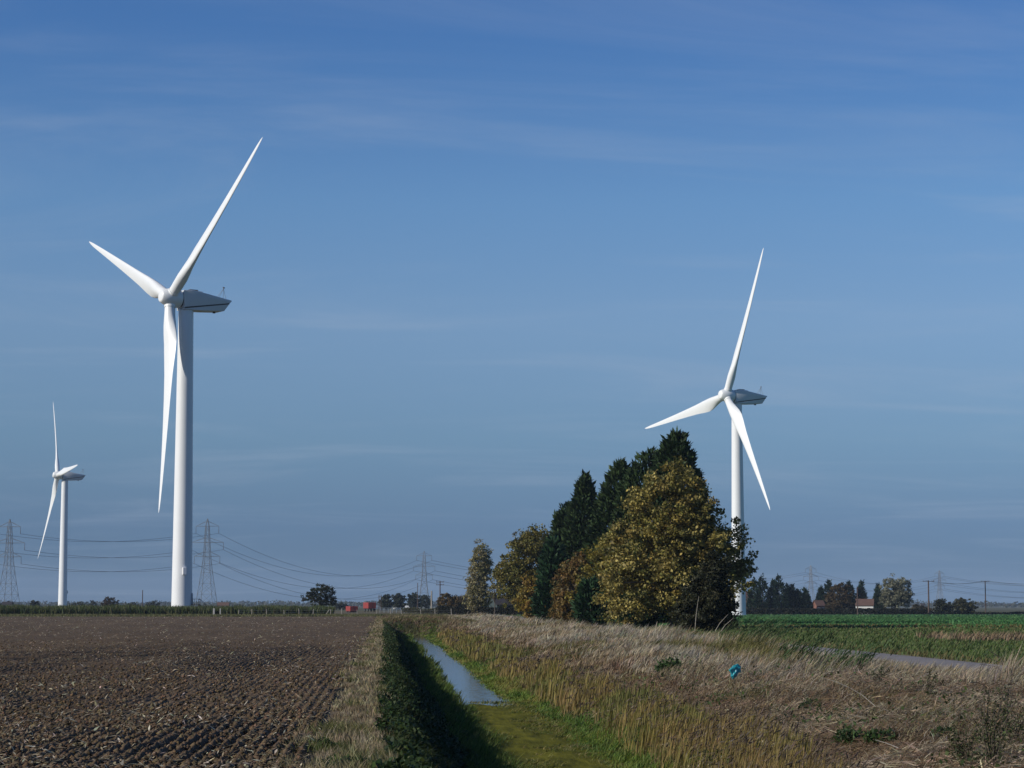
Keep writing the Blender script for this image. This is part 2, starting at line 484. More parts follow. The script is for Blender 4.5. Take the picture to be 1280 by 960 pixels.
def blades(name, P, H, W, leaf_az, lean, c0, c1, mat=None, S=2, flat=None, parent=None, tipw=0.0):
    """n curved tapering blades: root P, height H, width W, bending towards leaf_az by lean*H"""
    n = len(P)
    t = np.linspace(0, 1, S + 1)
    ld = np.stack([np.cos(leaf_az), np.sin(leaf_az), np.zeros(n)], -1)
    sa = RNG.random(n) * math.pi
    sdv = np.stack([np.cos(sa), np.sin(sa), np.zeros(n)], -1)
    V = np.zeros((n, 2 * S + 1, 3), np.float32); C = np.zeros((n, 2 * S + 1, 3), np.float32)
    for k in range(S + 1):
        up = H * t[k] * (1 - .35 * np.clip(lean, 0, 1.6) * t[k] * .8)
        c = P + ld * (lean * H * (t[k] ** 1.7))[:, None]; c[:, 2] += up
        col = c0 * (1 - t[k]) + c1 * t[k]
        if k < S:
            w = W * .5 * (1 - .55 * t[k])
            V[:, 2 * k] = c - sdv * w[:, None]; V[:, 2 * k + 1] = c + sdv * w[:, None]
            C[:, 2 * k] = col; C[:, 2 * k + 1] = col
        else:
            V[:, 2 * S] = c; C[:, 2 * S] = col
    base = (np.arange(n) * (2 * S + 1))[:, None]
    Qs = [base + np.array([[2 * k, 2 * k + 1, 2 * k + 3, 2 * k + 2]]) for k in range(S - 1)]
    Tr = base + np.array([[2 * S - 2, 2 * S - 1, 2 * S]])
    me = make_mesh(name, V.reshape(-1, 3), quads=np.concatenate(Qs) if Qs else None, tris=Tr, colors=C.reshape(-1, 3))
    return link(name, me, mat or M['blade'], parent)

def palette(n, cols, jit=.18):
    cols = np.array(cols); c = cols[RNG.integers(0, len(cols), n)]
    return np.clip(c * (1 + jit * RNG.normal(size=(n, 1))) * (1 + .06 * RNG.normal(size=(n, 3))), .004, 1)

def cards(P, D, Nn, Ln, Wd):
    """leaf rhombs: centre P, pointing D, face normal near Nn"""
    D = D / np.linalg.norm(D, axis=1, keepdims=True)
    S = np.cross(D, Nn); S /= np.maximum(np.linalg.norm(S, axis=1, keepdims=True), 1e-6)
    up = np.cross(S, D)
    n = len(P); V = np.zeros((n, 4, 3), np.float32)
    V[:, 0] = P - D * (Ln * .5)[:, None]
    V[:, 1] = P + S * (Wd * .5)[:, None] + up * (Wd * .12)[:, None]
    V[:, 2] = P + D * (Ln * .5)[:, None]
    V[:, 3] = P - S * (Wd * .5)[:, None] + up * (Wd * .12)[:, None]
    return V

def card_obj(name, V, C, mat, parent=None):
    n = len(V)
    return link(name, make_mesh(name, V.reshape(-1, 3), quads=np.arange(n * 4).reshape(n, 4), colors=np.repeat(C, 4, 0)), mat, parent)

def unit(n):
    v = RNG.normal(size=(n, 3)); return v / np.linalg.norm(v, axis=1, keepdims=True)

def leaf_cloud(ells, nclump, per, cr, leaf, pal, droop=.2, shell=.55, jit=.2):
    """clumps of leaves through a set of ellipsoids -> card verts, colours, clump centres"""
    ells = np.array(ells, float)
    w = ells[:, 3] * ells[:, 4] * ells[:, 5]; w = w ** .8; w /= w.sum()
    k = RNG.choice(len(ells), nclump, p=w)
    d = unit(nclump); r = shell + (1 - shell) * RNG.random(nclump) ** .6
    r *= 1 + .16 * RNG.normal(size=nclump)
    cc = ells[k, :3] + d * r[:, None] * ells[k, 3:6]
    cc[:, 2] = np.maximum(cc[:, 2], .35)
    idx = np.repeat(np.arange(nclump), per); n = len(idx)
    sz = cr * (.6 + .8 * RNG.random(nclump))
    P = cc[idx] + unit(n) * (RNG.random(n) ** .5 * sz[idx])[:, None] * np.array([1, 1, .7])
    P[:, 2] = np.maximum(P[:, 2], .08)
    D = unit(n) + d[idx] * .5; D[:, 2] -= droop
    Nn = unit(n) * .8 + d[idx] * .5 + np.array([0, 0, .5])
    s = leaf * (.65 + .7 * RNG.random(n))
    V = cards(P, D, Nn, s, s * .72)
    pal = np.array(pal)
    ck = pal[RNG.integers(0, len(pal), nclump)]; lk = pal[RNG.integers(0, len(pal), n)]
    C = (.55 * ck[idx] + .45 * lk) * (1 + jit * RNG.normal(size=(n, 1)))
    return V, np.clip(C, .004, 1), cc

def trunk_mesh(H, r, limbs, top=.75, nside=7, lean=(0, 0), stems=1):
    b = MB()
    for s in range(stems):
        a = 2 * math.pi * s / max(1, stems) + .4; off = 0 if stems == 1 else r * 1.6
        sp = 0 if stems == 1 else H * .10
        pts = []; rs = []
        for k in range(7):
            t = k / 6
            pts.append((math.cos(a) * (off + sp * t) + lean[0] * t * t + .12 * math.sin(3 * t + s), math.sin(a) * (off + sp * t) + lean[1] * t * t + .1 * math.cos(4 * t + s), H * top * t - .1))
            rs.append(r * (1.25 if k == 0 else 1) * (1 - .82 * t) / (1 if stems == 1 else 1.5))
        b.tube(pts, rs, nside)
    for c in limbs:
        c = Vector(c); t = min(.95, max(.15, (c.z / H) * .62 / top))
        o = Vector((lean[0] * t * t, lean[1] * t * t, H * top * t))
        m = o.lerp(c, .5) + Vector((0, 0, .06 * H))
        rr = r * (1 - .8 * t) * .5
        b.tube([o, o.lerp(m, .5) + Vector((0, 0, .01 * H)), m, c], [rr, rr * .75, rr * .5, rr * .15], 5, False)
    return b

def tree(name, label, x, y, H, ells, nclump, per, cr, leaf, pal, tr=.2, group=None, bark='bark', nlimb=14, shell=.55, top=.75, lean=(0, 0), stems=1, cat='tree', leafmat='leaf', droop=.2, jit=.2):
    z = tz(x, y)
    t = empty(name, (x, y, z), label, cat, group)
    V, C, cc = leaf_cloud(ells, nclump, per, cr, leaf, pal, droop, shell, jit)
    card_obj('crown', V, C, M[leafmat], t)
    lim = cc[RNG.choice(len(cc), min(nlimb, len(cc)), replace=False)]
    trunk_mesh(H, tr, lim, top, 7, lean, stems).build('trunk', M[bark], t, smooth=60)
    return t

def conifer(name, label, x, y, H, R, n, pal, lean=(0, 0), group=None, spray=.7, per=10, tip=.55, low=.02, nbranch=20, top=.94, cat='conifer'):
    """dense conifer: upswept sprays set out along boughs on a leaning ragged cone"""
    z = tz(x, y)
    t = empty(name, (x, y, z), label, cat, group)
    ang = RNG.random(n) * 2 * math.pi
    h = low + (1 - low) * (1 - (1 - RNG.random(n)) ** .62)
    env = R * (np.clip(1 - h, 0, 1) ** tip) * np.clip(h / .10, .55, 1)
    lobe = .80 + .45 * vnoise(ang * 1.9 + x, h * 7 + y)
    rr = env * lobe * (.62 + .42 * RNG.random(n) ** .5)
    cc = np.stack([np.cos(ang) * rr + lean[0] * h ** 2, np.sin(ang) * rr + lean[1] * h ** 2, h * H * .97], -1)
    out = np.stack([np.cos(ang), np.sin(ang), np.full(n, .55) + .9 * h ** 2], -1)
    out[:, 0] += lean[0] * .10 * h
    idx = np.repeat(np.arange(n), per); m = len(idx)
    D = out[idx] + .55 * RNG.normal(size=(m, 3))
    Dn = D / np.linalg.norm(D, axis=1, keepdims=True)
    s = spray * (.5 + .9 * RNG.random(m))
    P = cc[idx] + Dn * (s * .45)[:, None] + .28 * spray * RNG.normal(size=(m, 3))
    P[:, 2] = np.maximum(P[:, 2], .1)
    V = cards(P, D, unit(m) + np.array([0, 0, .6]), s, s * .34)
    pal = np.array(pal); ck = pal[RNG.integers(0, len(pal), n)]
    C = np.clip(ck[idx] * (1 + .22 * RNG.normal(size=(m, 1))), .003, 1)
    card_obj('crown', V, C, M['conifer'], t)
    lim = cc[RNG.choice(n, min(nbranch, n), replace=False)]
    trunk_mesh(H, max(.12, H * .016), lim, top, 6, lean).build('trunk', M['bark'], t, smooth=60)
    return t

def hedge(name, label, A, B, h, w, n, leaf, pal, group=None, cat='hedge', gapn=.25):
    ax, ay = A; bx, by = B
    L_ = math.hypot(bx - ax, by - ay)
    u = RNG.random(n); v = RNG.random(n) - .5
    dx, dy = (bx - ax) / L_, (by - ay) / L_
    hh = h * (1 - gapn + 2 * gapn * vnoise(u * L_ * .28 + ax, u * 0 + ay))
    q = RNG.random(n) ** .7 * hh
    X = ax + (bx - ax) * u - dy * v * w; Y = ay + (by - ay) * u + dx * v * w
    P = np.stack([X, Y, terrain(X, Y) + q], -1)
    s = leaf * (.6 + .8 * RNG.random(n))
    V = cards(P, unit(n) + np.array([0, 0, .4]), unit(n) + np.array([0, 0, .3]), s, s * .7)
    mx, my = (ax + bx) / 2, (ay + by) / 2; mz = tz(mx, my)
    V = V - np.array([mx, my, mz], np.float32)
    o = card_obj(name, V, palette(n, pal, .25), M['leaf'])
    o.location = (mx, my, mz)
    return tag(o, label, cat, group)

# ------------------------------------------------------------------ wind turbines
def airfoil(n=18):
    pts = []
    for k in range(n):
        a = 2 * math.pi * k / n
        x = .5 * (1 + math.cos(a))                      # 1 = trailing edge, 0 = leading edge
        th = 5 * (.2969 * math.sqrt(max(x, 0)) - .1260 * x - .3516 * x * x + .2843 * x ** 3 - .1015 * x ** 4)
        pts.append((x, th * (1 if a <= math.pi else -1)))
    return pts

def blade_mesh():
    """span +Z, chord along Y (leading edge +Y), thickness along X (upwind +X)"""
    AF = airfoil(); n = len(AF)
    #       r     chord thick twist round
    st = [(1.2, 2.15, 1.0, 14, 1), (2.6, 2.15, 1.0, 14, 1), (4.0, 2.3, .90, 14, .8), (5.8, 2.9, .64, 13.5, .4), (7.8, 3.55, .46, 12.5, .12), (9.6, 3.75, .36, 11, 0),
          (12, 3.5, .30, 9, 0), (16, 2.85, .24, 6.5, 0), (21, 2.35, .21, 4.5, 0), (27, 1.85, .19, 2.8, 0), (33, 1.40, .18, 1.4, 0), (38, 1.02, .17, .5, 0), (41.5, .72, .16, 0, 0), (43.2, .42, .15, 0, 0), (44.0, .10, .15, 0, 0)]
    V = []; Fc = []
    for r, ch, th, tw, rd in st:
        c, s = math.cos(rad(tw)), math.sin(rad(tw))
        for k, (x, t) in enumerate(AF):
            a = 2 * math.pi * k / n
            yc, xc = .5 * math.cos(a), .5 * math.sin(a)             # circle
            ya, xa = (x - .32), t * th                               # airfoil, pitch axis at 32 %
            yv = -(yc * rd + ya * (1 - rd)) * ch
            xv = (xc * rd + xa * (1 - rd)) * ch
            V.append((xv * c - yv * s * -1 * -1, yv * c + xv * s, r))
            V[-1] = (xv * c + yv * s + .9 * (r / 44) ** 2.4, yv * c - xv * s, r)
    for i in range(len(st) - 1):
        for k in range(n):
            k2 = (k + 1) % n
            Fc.append((i * n + k, i * n + k2, (i + 1) * n + k2, (i + 1) * n + k))
    Fc.append(tuple(range(n))); Fc.append(tuple((len(st) - 1) * n + k for k in range(n - 1, -1, -1)))
    b = MB(); b.add(V, Fc)
    return b.mesh('blade', smooth=70)

HUBH, OVER = 63.0, 3.5
BLADE = blade_mesh()
def profile_lathe_x(prof, n=40):
    b = MB(); b.lathe([(r, a) for a, r in prof], n)
    b.v = [(z, y, -x) for x, y, z in b.v]
    return b

def turbine(label, hub, Ax, theta, box_az, stair_az=None):
    A = Vector(Ax).normalized()
    bx, by = hub[0] - A.x * OVER, hub[1] - A.y * OVER
    bz = hub[2] - HUBH
    t = empty('wind_turbine', (bx, by, bz), label, 'wind turbine', 'wind turbines in the fields')
    # tower in four welded cans with faint flange rings
    H = HUBH - 2.35; r0, r1 = 2.08, 1.5
    prof = [(r0 + .25, -1.0), (r0 + .25, .12), (r0 + .02, .14)]
    for k in range(1, 25):
        z = H * k / 24; prof.append((r0 + (r1 - r0) * (z / H) ** .92, z))
    tw = MB().lathe(prof, 56).build('tower', M['tower'], t, smooth=35)
    for zf in (18.0, 38.5):
        rr = r0 + (r1 - r0) * (zf / H) ** .92
        MB().lathe([(rr - .02, zf - .06), (rr + .018, zf - .05), (rr + .018, zf + .05), (rr - .02, zf + .06)], 56).build('flange', M['tower'], tw, smooth=35)
    rr = r0 + (r1 - r0) * (8.3 / H) ** .92
    MB().box((rr + .22, 0, 8.4), (.55, .75, 1.45)).build('cabinet', M['whitepaint'], tw, bevel=.05).rotation_euler[2] = box_az
    sa = stair_az if stair_az is not None else box_az + 1.5
    MB().box((r0 + .0, 0, 3.0), (.14, .95, 2.1)).build('door', M['greypaint'], tw, bevel=.03).rotation_euler[2] = sa
    st = MB()
    st.box((r0 + .75, 0, 1.85), (1.5, 1.3, .10))
    for k in range(7):
        st.box((r0 + 1.65 + k * .27, 0, 1.62 - k * .25), (.28, 1.1, .05))
    for s in (-.58, .58):
        st.tube([(r0 + .25, s, 2.9), (r0 + 1.5, s, 2.9), (r0 + 3.5, s, 1.05)], .045, 5)
        st.tube([(r0 + 1.5, s, 1.8), (r0 + 3.5, s, 0)], .08, 5)
        for xx, zb, zt in ((r0 + .3, 0, 2.9), (r0 + 1.45, 0, 2.9), (r0 + 2.5, .9, 1.95), (r0 + 3.45, 0, 1.05)): st.tube([(xx, s, zb), (xx, s, zt)], .045, 5)
    st.build('entrance_stair', M['dark'], tw).rotation_euler[2] = sa
    # head: local +X points upwind, tilted up 5 degrees
    head = Matrix.Translation((A.x * OVER, A.y * OVER, HUBH)) @ Matrix.Rotation(math.atan2(A.y, A.x), 4, 'Z') @ Matrix.Rotation(-rad(5), 4, 'Y')
    yawm = Matrix.Translation((A.x * OVER, A.y * OVER, HUBH)) @ Matrix.Rotation(math.atan2(A.y, A.x), 4, 'Z')
    lo = [(-2.3, -2.05), (-2.3, -2.32), (-7, -2.30), (-11.25, -2.05), (-12.35, -.62), (-12.4, -.5)]
    up = [(-2.15, 1.55), (-2.35, -1.98), (-12.42, -.42), (-12.95, .05), (-12.9, .22), (-7.6, 1.15), (-4.6, 1.62)]
    nac = MB().prism(up, 1.75).build('nacelle', M['nac'], t, smooth=30, bevel=.14); nac.matrix_local = yawm
    MB().prism(lo, 1.68).build('lower_shell', M['nac'], nac, smooth=30, bevel=.10)
    MB().prism([(-2.4, -1.86), (-2.4, -2.12), (-12.38, -.60), (-12.40, -.36)], 1.765).build('seam', M['dark'], nac)
    MB().prism([(-2.6, 1.52), (-6.9, 1.20), (-6.6, 1.62), (-4.2, 1.78)], 1.1).build('roof_fairing', M['blade_white'], nac, bevel=.05)
    MB().box((-4.9, 0, 1.86), (1.8, 1.5, .16)).build('hatch', M['dark'], nac, bevel=.03)
    MB().box((-9.8, 0, -2.30), (.4, .5, .28)).build('drain', M['dark'], nac)
    ms = MB()
    for s in (-.7, .7):
        ms.tube([(-12.2, s, .25), (-11.9, 0, 2.75)], .035, 5)
        ms.tube([(-10.4, s, .55), (-11.9, 0, 2.75)], .03, 5)
    ms.tube([(-11.9, 0, 2.6), (-11.9, 0, 2.95)], .05, 6)
    ms.tube([(-12.3, -.5, 2.85), (-11.6, .5, 2.85)], .04, 5)
    ms.box((-12.1, -.25, 2.98), (.3, .3, .2)); ms.box((-11.7, .3, 2.96), (.22, .22, .2))
    ms.build('weather_mast', M['steel'], nac)
    hb = profile_lathe_x([(-2.05, 1.72), (-1.6, 1.85), (-.6, 1.93), (.4, 1.85), (1.3, 1.58), (1.95, 1.28), (2.12, 1.16), (2.2, 1.02), (2.22, .0)]).build('hub', M['blade_white'], t, smooth=40)
    hb.matrix_local = head
    MB().tube([(-3.0, 0, 0), (-2.0, 0, 0)], 1.5, 24).build('neck_ring', M['dark'], hb, smooth=40)
    for k in range(3):
        # theta: clockwise from up as seen from upwind; S (screen right) is local +Y
        a = theta + k * 2 * math.pi / 3
        rot = Matrix.Rotation(-a, 4, 'X')
        bl = link('blade', BLADE, M['blade_white'], t); bl.matrix_local = head @ rot
        c = MB().tube([(0, 0, 1.5), (0, 0, 2.05)], 1.17, 28).build('root_collar', M['blade_white'], bl, smooth=40)
    return t

big = turbine('tallest white wind turbine with blade shadow on tower, hub above the tilled field', (-43.066, 448.02, 63.10), (-.8495, -.5276, 0), rad(52.5), rad(-85 + 12), rad(-10))
turbine('white wind turbine rising behind the yellow-leaved tree row', (98.08, 637.56, 61.94), (-.9131, -.4078, 0), rad(21.3), rad(100), rad(120))
turbine('small distant white wind turbine beside the lattice pylon, seen almost edge-on', (-153.41, 1061.7, 62.65), (-.9357, -.3528, 0), rad(-32.8), rad(5), rad(40))

# ------------------------------------------------------------------ pylons and their conductors
def pylon(px, D, H, label, arm_az, group='lattice pylons on the skyline', thick=.13):
    x, y = at(px, D); z = tz(x, y)
    t = empty('lattice_pylon', (x, y, z), label, 'pylon', group, rz=arm_az)
    k = H / 50.0
    lv = [(0, 5.2), (8, 4.1), (14, 3.3), (20, 2.6), (25, 2.05), (29, 1.75), (33, 1.5), (37, 1.3), (41.7, 1.12), (45.8, .9), (50, .12)]
    lv = [(a * k, b * k) for a, b in lv]
    b = MB()
    corner = [(-1, -1), (1, -1), (1, 1), (-1, 1)]
    for cx, cy in corner:
        b.tube([(cx * w, cy * w, h) for h, w in lv], thick, 4)
    for i in range(len(lv) - 1):
        (h0, w0), (h1, w1) = lv[i], lv[i + 1]
        for q in range(4):
            p, r = corner[q], corner[(q + 1) % 4]
            b.tube([(p[0] * w0, p[1] * w0, h0), (r[0] * w1, r[1] * w1, h1)], thick * .55, 3, False)
            b.tube([(r[0] * w0, r[1] * w0, h0), (p[0] * w1, p[1] * w1, h1)], thick * .55, 3, False)
            if i: b.tube([(p[0] * w0, p[1] * w0, h0), (r[0] * w0, r[1] * w0, h0)], thick * .55, 3, False)
    b.build('lattice_body', M['steel'], t)
    ends = []
    for h, ln, w in ((45.8, 6.6, .9), (36.7, 9.4, 1.3), (29, 7.4, 1.75)):
        h *= k; ln *= k; w *= k
        a = MB()
        for s in (-1, 1):
            for yy_ in (-w, w):
                a.tube([(s * w, yy_, h), (s * ln, 0, h)], thick * .8, 4)
                a.tube([(s * w * .9, yy_ * .9, h + 2.6 * k), (s * ln, 0, h)], thick * .6, 4)
            ends.append((s * ln, 0, h - 4.0 * k))
        for yy_ in (-w, w): a.tube([(-w, yy_, h), (w, yy_, h)], thick * .8, 4)
        a.tube([(0, -w, h), (0, w, h)], thick * .8, 4)
        arm = a.build('cross_arm', M['steel'], t)
        for s in (-1, 1):
            MB().tube([(s * ln, 0, h), (s * ln, 0, h - 4.0 * k)], [.10, .16], 5).build('insulator', M['insul'], arm)
    R = Matrix.Translation((x, y, z)) @ Matrix.Rotation(arm_az, 4, 'Z')
    return [R @ Vector(e) for e in ends] + [R @ Vector((0, 0, 50 * k))]

def cable(P, Q, sag, r, label, group, name='power_cable', n=26):
    mid = (P + Q) / 2
    pts = [P.lerp(Q, i / n) + Vector((0, 0, -4 * sag * (i / n) * (1 - i / n))) - mid for i in range(n + 1)]
    o = MB().tube(pts, r, 4, False).build(name, M['cable'], loc=mid)
    return tag(o, label, 'cable', group)

PY = [(10, 1190, 47.3, 'lattice pylon beyond the small distant turbine, with the tiny pale house at its foot'), (258, 1330, 53.0, 'lattice pylon close beside the tallest turbine tower'),
      (530, 1960, 50.0, 'lattice pylon above the round trees past the end of the ditch'), (1014, 2650, 50.0, 'faint lattice pylon behind the small conifers beside the farm'), (1175, 3010, 50.0, 'faintest lattice pylon behind the T-topped wooden pole')]
ends = []
for i, (px, D, H, lab) in enumerate(PY):
    az = [-.30, -.22, -.1, .15, .2][i]
    ends.append(pylon(px, D, H, lab, az, thick=.085 + .00004 * D))
for i, sag in enumerate((4.5, 19, 20, 12)):
    lab = ['power cable strung behind the two left turbine towers', 'power cable sagging from tallest turbine pylon towards ditch end pylon', 'power cable passing behind the tree row', 'faint power cable between the two faintest pylons'][i]
    for k in range(6):
        lv = ('uppermost ', 'middle ', 'lowest ')[k // 2]
        cable(ends[i][k], ends[i + 1][k], sag, .04 + .00003 * PY[i + 1][1], lv + lab, lv + 'cables: ' + lab)
eR = at(1420, 3350)
for k in range(6):
    Q = Vector((eR[0] + ends[4][k].x - at(1175, 3010)[0], eR[1], ends[4][k].z))
    cable(ends[4][k], Q, 12, .15, ('uppermost ', 'middle ', 'lowest ')[k // 2] + 'faint power cable running off beyond the faintest pylon', ('uppermost ', 'middle ', 'lowest ')[k // 2] + 'cables beyond the faintest pylon')

def tpole(px, D, H, label, arms=((0, 2.2),), name='telegraph_pole', r=.16, mat='wood', az=0.0, group=None, ins=True):
    x, y = at(px, D); z = tz(x, y)
    t = empty(name, (x, y, z), label, 'pole', group, rz=az)
    MB().tube([(0, 0, -.3), (0, 0, H)], [r, r * .75], 8).build('post', M[mat], t, smooth=50)
    for dz, w in arms:
        arm = MB().box((0, -.16, H - .25 - dz), (w, .12, .14)).build('cross_arm', M[mat], t)
        if ins:
            for s in (-.46, 0, .46):
                MB().tube([(s * w, -.16, H - .2 - dz), (s * w, -.16, H + .12 - dz)], [.07, .05], 6).build('insulator', M['insul'], arm)
    return Vector((x, y, z + H))
a1 = tpole(1161, 690, 10.4, 'wooden T-topped electricity pole beside the hedge gap', ((0, 3.6),), r=.26)
a2 = tpole(1232, 700, 10.4, 'thin wooden electricity pole standing alone in open field', ((0, 2.6),), r=.20)
a0 = Vector((*at(1078, 700), tz(*at(1078, 700)) + 10.4))
a3 = Vector((*at(1330, 712), -1 + 10.4))
for s in (-.8, .8):
    for P, Q, lab in ((a1, a2, 'thin overhead wire between the two right wooden poles'), (a2, a3, 'thin overhead wire running off from the lone wooden pole')):
        cable(P + Vector((s, 0, .05)), Q + Vector((s, 0, .05)), 1.0, .035, lab, 'overhead wires on the wooden poles', 'overhead_wire', 14)
tpole(1072, 672, 8.2, 'plain wooden pole in front of the white cottage', ((0, 1.0),), r=.2, ins=False)
tpole(550, 600, 8.2, 'dark wooden pole with double cross-arms above the orange bush', ((0, 2.1), (.75, 2.1)), r=.17)
tpole(178, 800, 7.2, 'lone dark pole between the two left turbine towers', (), r=.18, ins=False)
tpole(522, 640, 8.2, 'slim dark pole next to the ditch end pylon', (), r=.12, ins=False)
tpole(539.5, 560, 5.3, 'pale weathered post beside the orange-brown bush', (), r=.22, mat='oldwood', ins=False)
hp = empty('double_pole', (*at(475, 720), 0), 'pair of short poles joined by a bar beside round tree', 'pole')
for s in (-.33, .33): MB().tube([(s, 0, -.2), (s, 0, 5.2)], [.12, .1], 7).build('post', M['wood'], hp)
MB().box((0, -.13, 4.6), (1.1, .1, .12)).build('cross_arm', M['wood'], hp)

# ------------------------------------------------------------------ buildings far off
def house(name, label, px, D, w, d, eave, ridge, wall, roof, rz=0, chim=True, wins=3, door=True, cat='house'):
    x, y = at(px, D); z = tz(x, y)
    t = empty(name, (x, y, z), label, cat, rz=rz)
    MB().box((0, 0, eave / 2 - .15), (w, d, eave + .3)).build('wall', M[wall], t)
    for s in (-1, 1):
        g_ = MB().add([(s * w / 2 - .15 * s, -d / 2, eave), (s * w / 2 - .15 * s, d / 2, eave), (s * w / 2 - .15 * s, 0, ridge - .02), (s * w / 2 - .32 * s, -d / 2, eave), (s * w / 2 - .32 * s, d / 2, eave), (s * w / 2 - .32 * s, 0, ridge - .02)],
               [(0, 1, 2), (5, 4, 3), (0, 2, 5, 3), (1, 4, 5, 2), (0, 3, 4, 1)])
        g_.build('gable', M[wall], t)
    ov = .3; sl = (ridge - eave) / (d / 2); e2 = eave - sl * ov
    pr = [(-d / 2 - ov, e2), (0, ridge), (d / 2 + ov, e2), (d / 2 + ov, e2 + .16), (0, ridge + .18), (-d / 2 - ov, e2 + .16)]
    b = MB().prism(pr, w / 2 + .2); b.v = [(y_, x_, z_) for x_, y_, z_ in b.v]
    rf = b.build('roof', M[roof], t)
    if chim: MB().box((w * .32, 0, ridge + .45), (.7, .6, 1.3)).build('chimney', M['brick'], rf)
    for k in range(wins):
        wx = -w / 2 + w * (k + .5) / wins
        if door and k == wins // 2 and wins > 2:
            MB().box((wx, -d / 2 - .03, 1.0), (.95, .08, 2.0)).build('door', M['wood'], t); continue
        f_ = MB().box((wx, -d / 2 - .02, eave * .55), (1.15, .08, 1.15)).build('window', M['whitepaint'], t)
        MB().box((wx, -d / 2 - .05, eave * .55), (.95, .06, .95)).build('pane', M['glass'], f_)
    return t
house('cottage', 'white walled cottage with red tiled roof beside the brown tree', 1081, 705, 5.4, 6.0, 2.9, 4.7, 'whitewall', 'tile', rz=-.25, chim=False, wins=2)
house('farmhouse', 'red brick house partly hidden behind the right turbine base', 921, 740, 10.5, 6.5, 3.6, 6.3, 'brick', 'tile', rz=.15)
house('brick_outbuilding', 'small brick outbuilding at the left edge of the brown tree', 1023, 720, 3.0, 3.5, 2.8, 4.3, 'brick', 'tile', rz=.3, chim=False, wins=2, cat='outbuilding')
house('barn', 'dark low barn with brown roof between poplar and tree row', 634, 440, 6.2, 8, 1.9, 3.6, 'shedwall', 'slate', rz=.2, chim=False, wins=0, cat='barn')
house('distant_cottage', 'tiny pale distant house at the foot of the left edge pylon', 9, 980, 4.0, 4, 2.0, 3.2, 'whitewall', 'slate', chim=False, wins=2)
house('distant_barn', 'distant reddish barn roof above maize right of the tallest turbine', 279, 1000, 5.0, 5, 1.7, 3.0, 'brick', 'tile', chim=False, wins=2, cat='barn')
house('distant_building', 'tiny pale building on the horizon beside the T-topped pole', 1153, 1500, 2.8, 3.4, 3.0, 4.2, 'concrete', 'slate', chim=False, wins=1, door=False, cat='building')
# white sloping shed roof in front of the dark conifers
x, y = at(986, 715); z = tz(x, y)
t = empty('lean_to_shed', (x, y, z), 'small lean-to shed with white sloping roof before dark conifers', 'shed')
MB().prism([(-1.5, 0), (1.4, 0), (1.4, 2.6), (-1.5, 1.9)], 1.3).build('wall', M['shedwall'], t)
MB().prism([(-1.9, 1.84), (1.7, 2.72), (1.7, 2.95), (-1.9, 1.98)], 1.5).build('roof', M['whitewall'], t)

# ------------------------------------------------------------------ vehicles and yard past the end of the ditch
def lorry(px, D, label, L_=2.4, bw=2.3, z0=.9, top=2.7, rz=.3, cab=True):
    x, y = at(px, D)
    t = empty('red_trailer', (x, y, tz(x, y)), label, 'trailer', rz=rz)
    MB().box((0, 0, (z0 + top) / 2), (bw, L_, top - z0)).build('box_body', M['red'], t, bevel=.05)
    MB().box((0, 0, z0 - .12), (bw * .8, L_ * .96, .2)).build('chassis', M['dark'], t)
    for s in (-1, 1):
        for q in (-.3, .3):
            w_ = MB().tube([(s * bw * .34, q * L_, .42), (s * bw * .47, q * L_, .42)], .42, 14).build('wheel', M['tyre'], t)
            MB().tube([(s * bw * .46, q * L_, .42), (s * bw * .48, q * L_, .42)], .2, 10).build('rim', M['steel'], w_)
    MB().box((0, -L_ / 2 - .02, (z0 + top) / 2), (.05, .03, top - z0 - .2)).build('door_seam', M['dark'], t)
    return t
lorry(439.8, 560, 'low red box trailer beside the maize strip end', 4.0, 2.0, .3, 1.55)
lorry(462, 640, 'taller red box trailer parked near the double pole', 5.0, 2.3, .9, 2.6)
def van(px, D, label, mat='whitepaint', rz=.4):
    x, y = at(px, D)
    t = empty('van', (x, y, tz(x, y)), label, 'van', 'vehicles in the yard past the ditch', rz=rz)
    MB().prism([(-1.9, .35), (1.9, .35), (2.0, .9), (1.35, 1.05), (.75, 1.75), (-1.85, 1.8), (-1.95, .8)], .85).build('body', M[mat], t, bevel=.08, smooth=30)
    MB().prism([(1.30, 1.10), (1.0, 1.12), (.55, 1.66), (.78, 1.70)], .868).build('cab_window', M['glass'], t)
    for s in (-.8, .8):
        for q in (-1.2, 1.25): MB().tube([(q, s - .09, .33), (q, s + .09, .33)], .33, 14).build('wheel', M['tyre'], t)
    return t
van(498.5, 880, 'white van parked under the pair of round trees')
van(508.5, 900, 'white van parked right of the round trees near pylon', rz=.1)
van(472, 800, 'grey blue van parked beside the taller red trailer', 'greypaint', .2)
# pale metal yard railing
xa, ya = at(475, 520); xb, yb = at(516, 520)
t = empty('yard_railing', (xa, ya, 0), 'pale blue-grey metal railing across the end of the ditch', 'railing')
Ld = xb - xa
for k in range(9): MB().tube([(Ld * k / 8, 0, -.1), (Ld * k / 8, 0, 1.15)], .05, 6).build('post', M['greypaint'], t)
for hz in (.45, .8, 1.15): MB().tube([(0, 0, hz), (Ld, 0, hz)], .04, 6).build('rail', M['greypaint'], t)
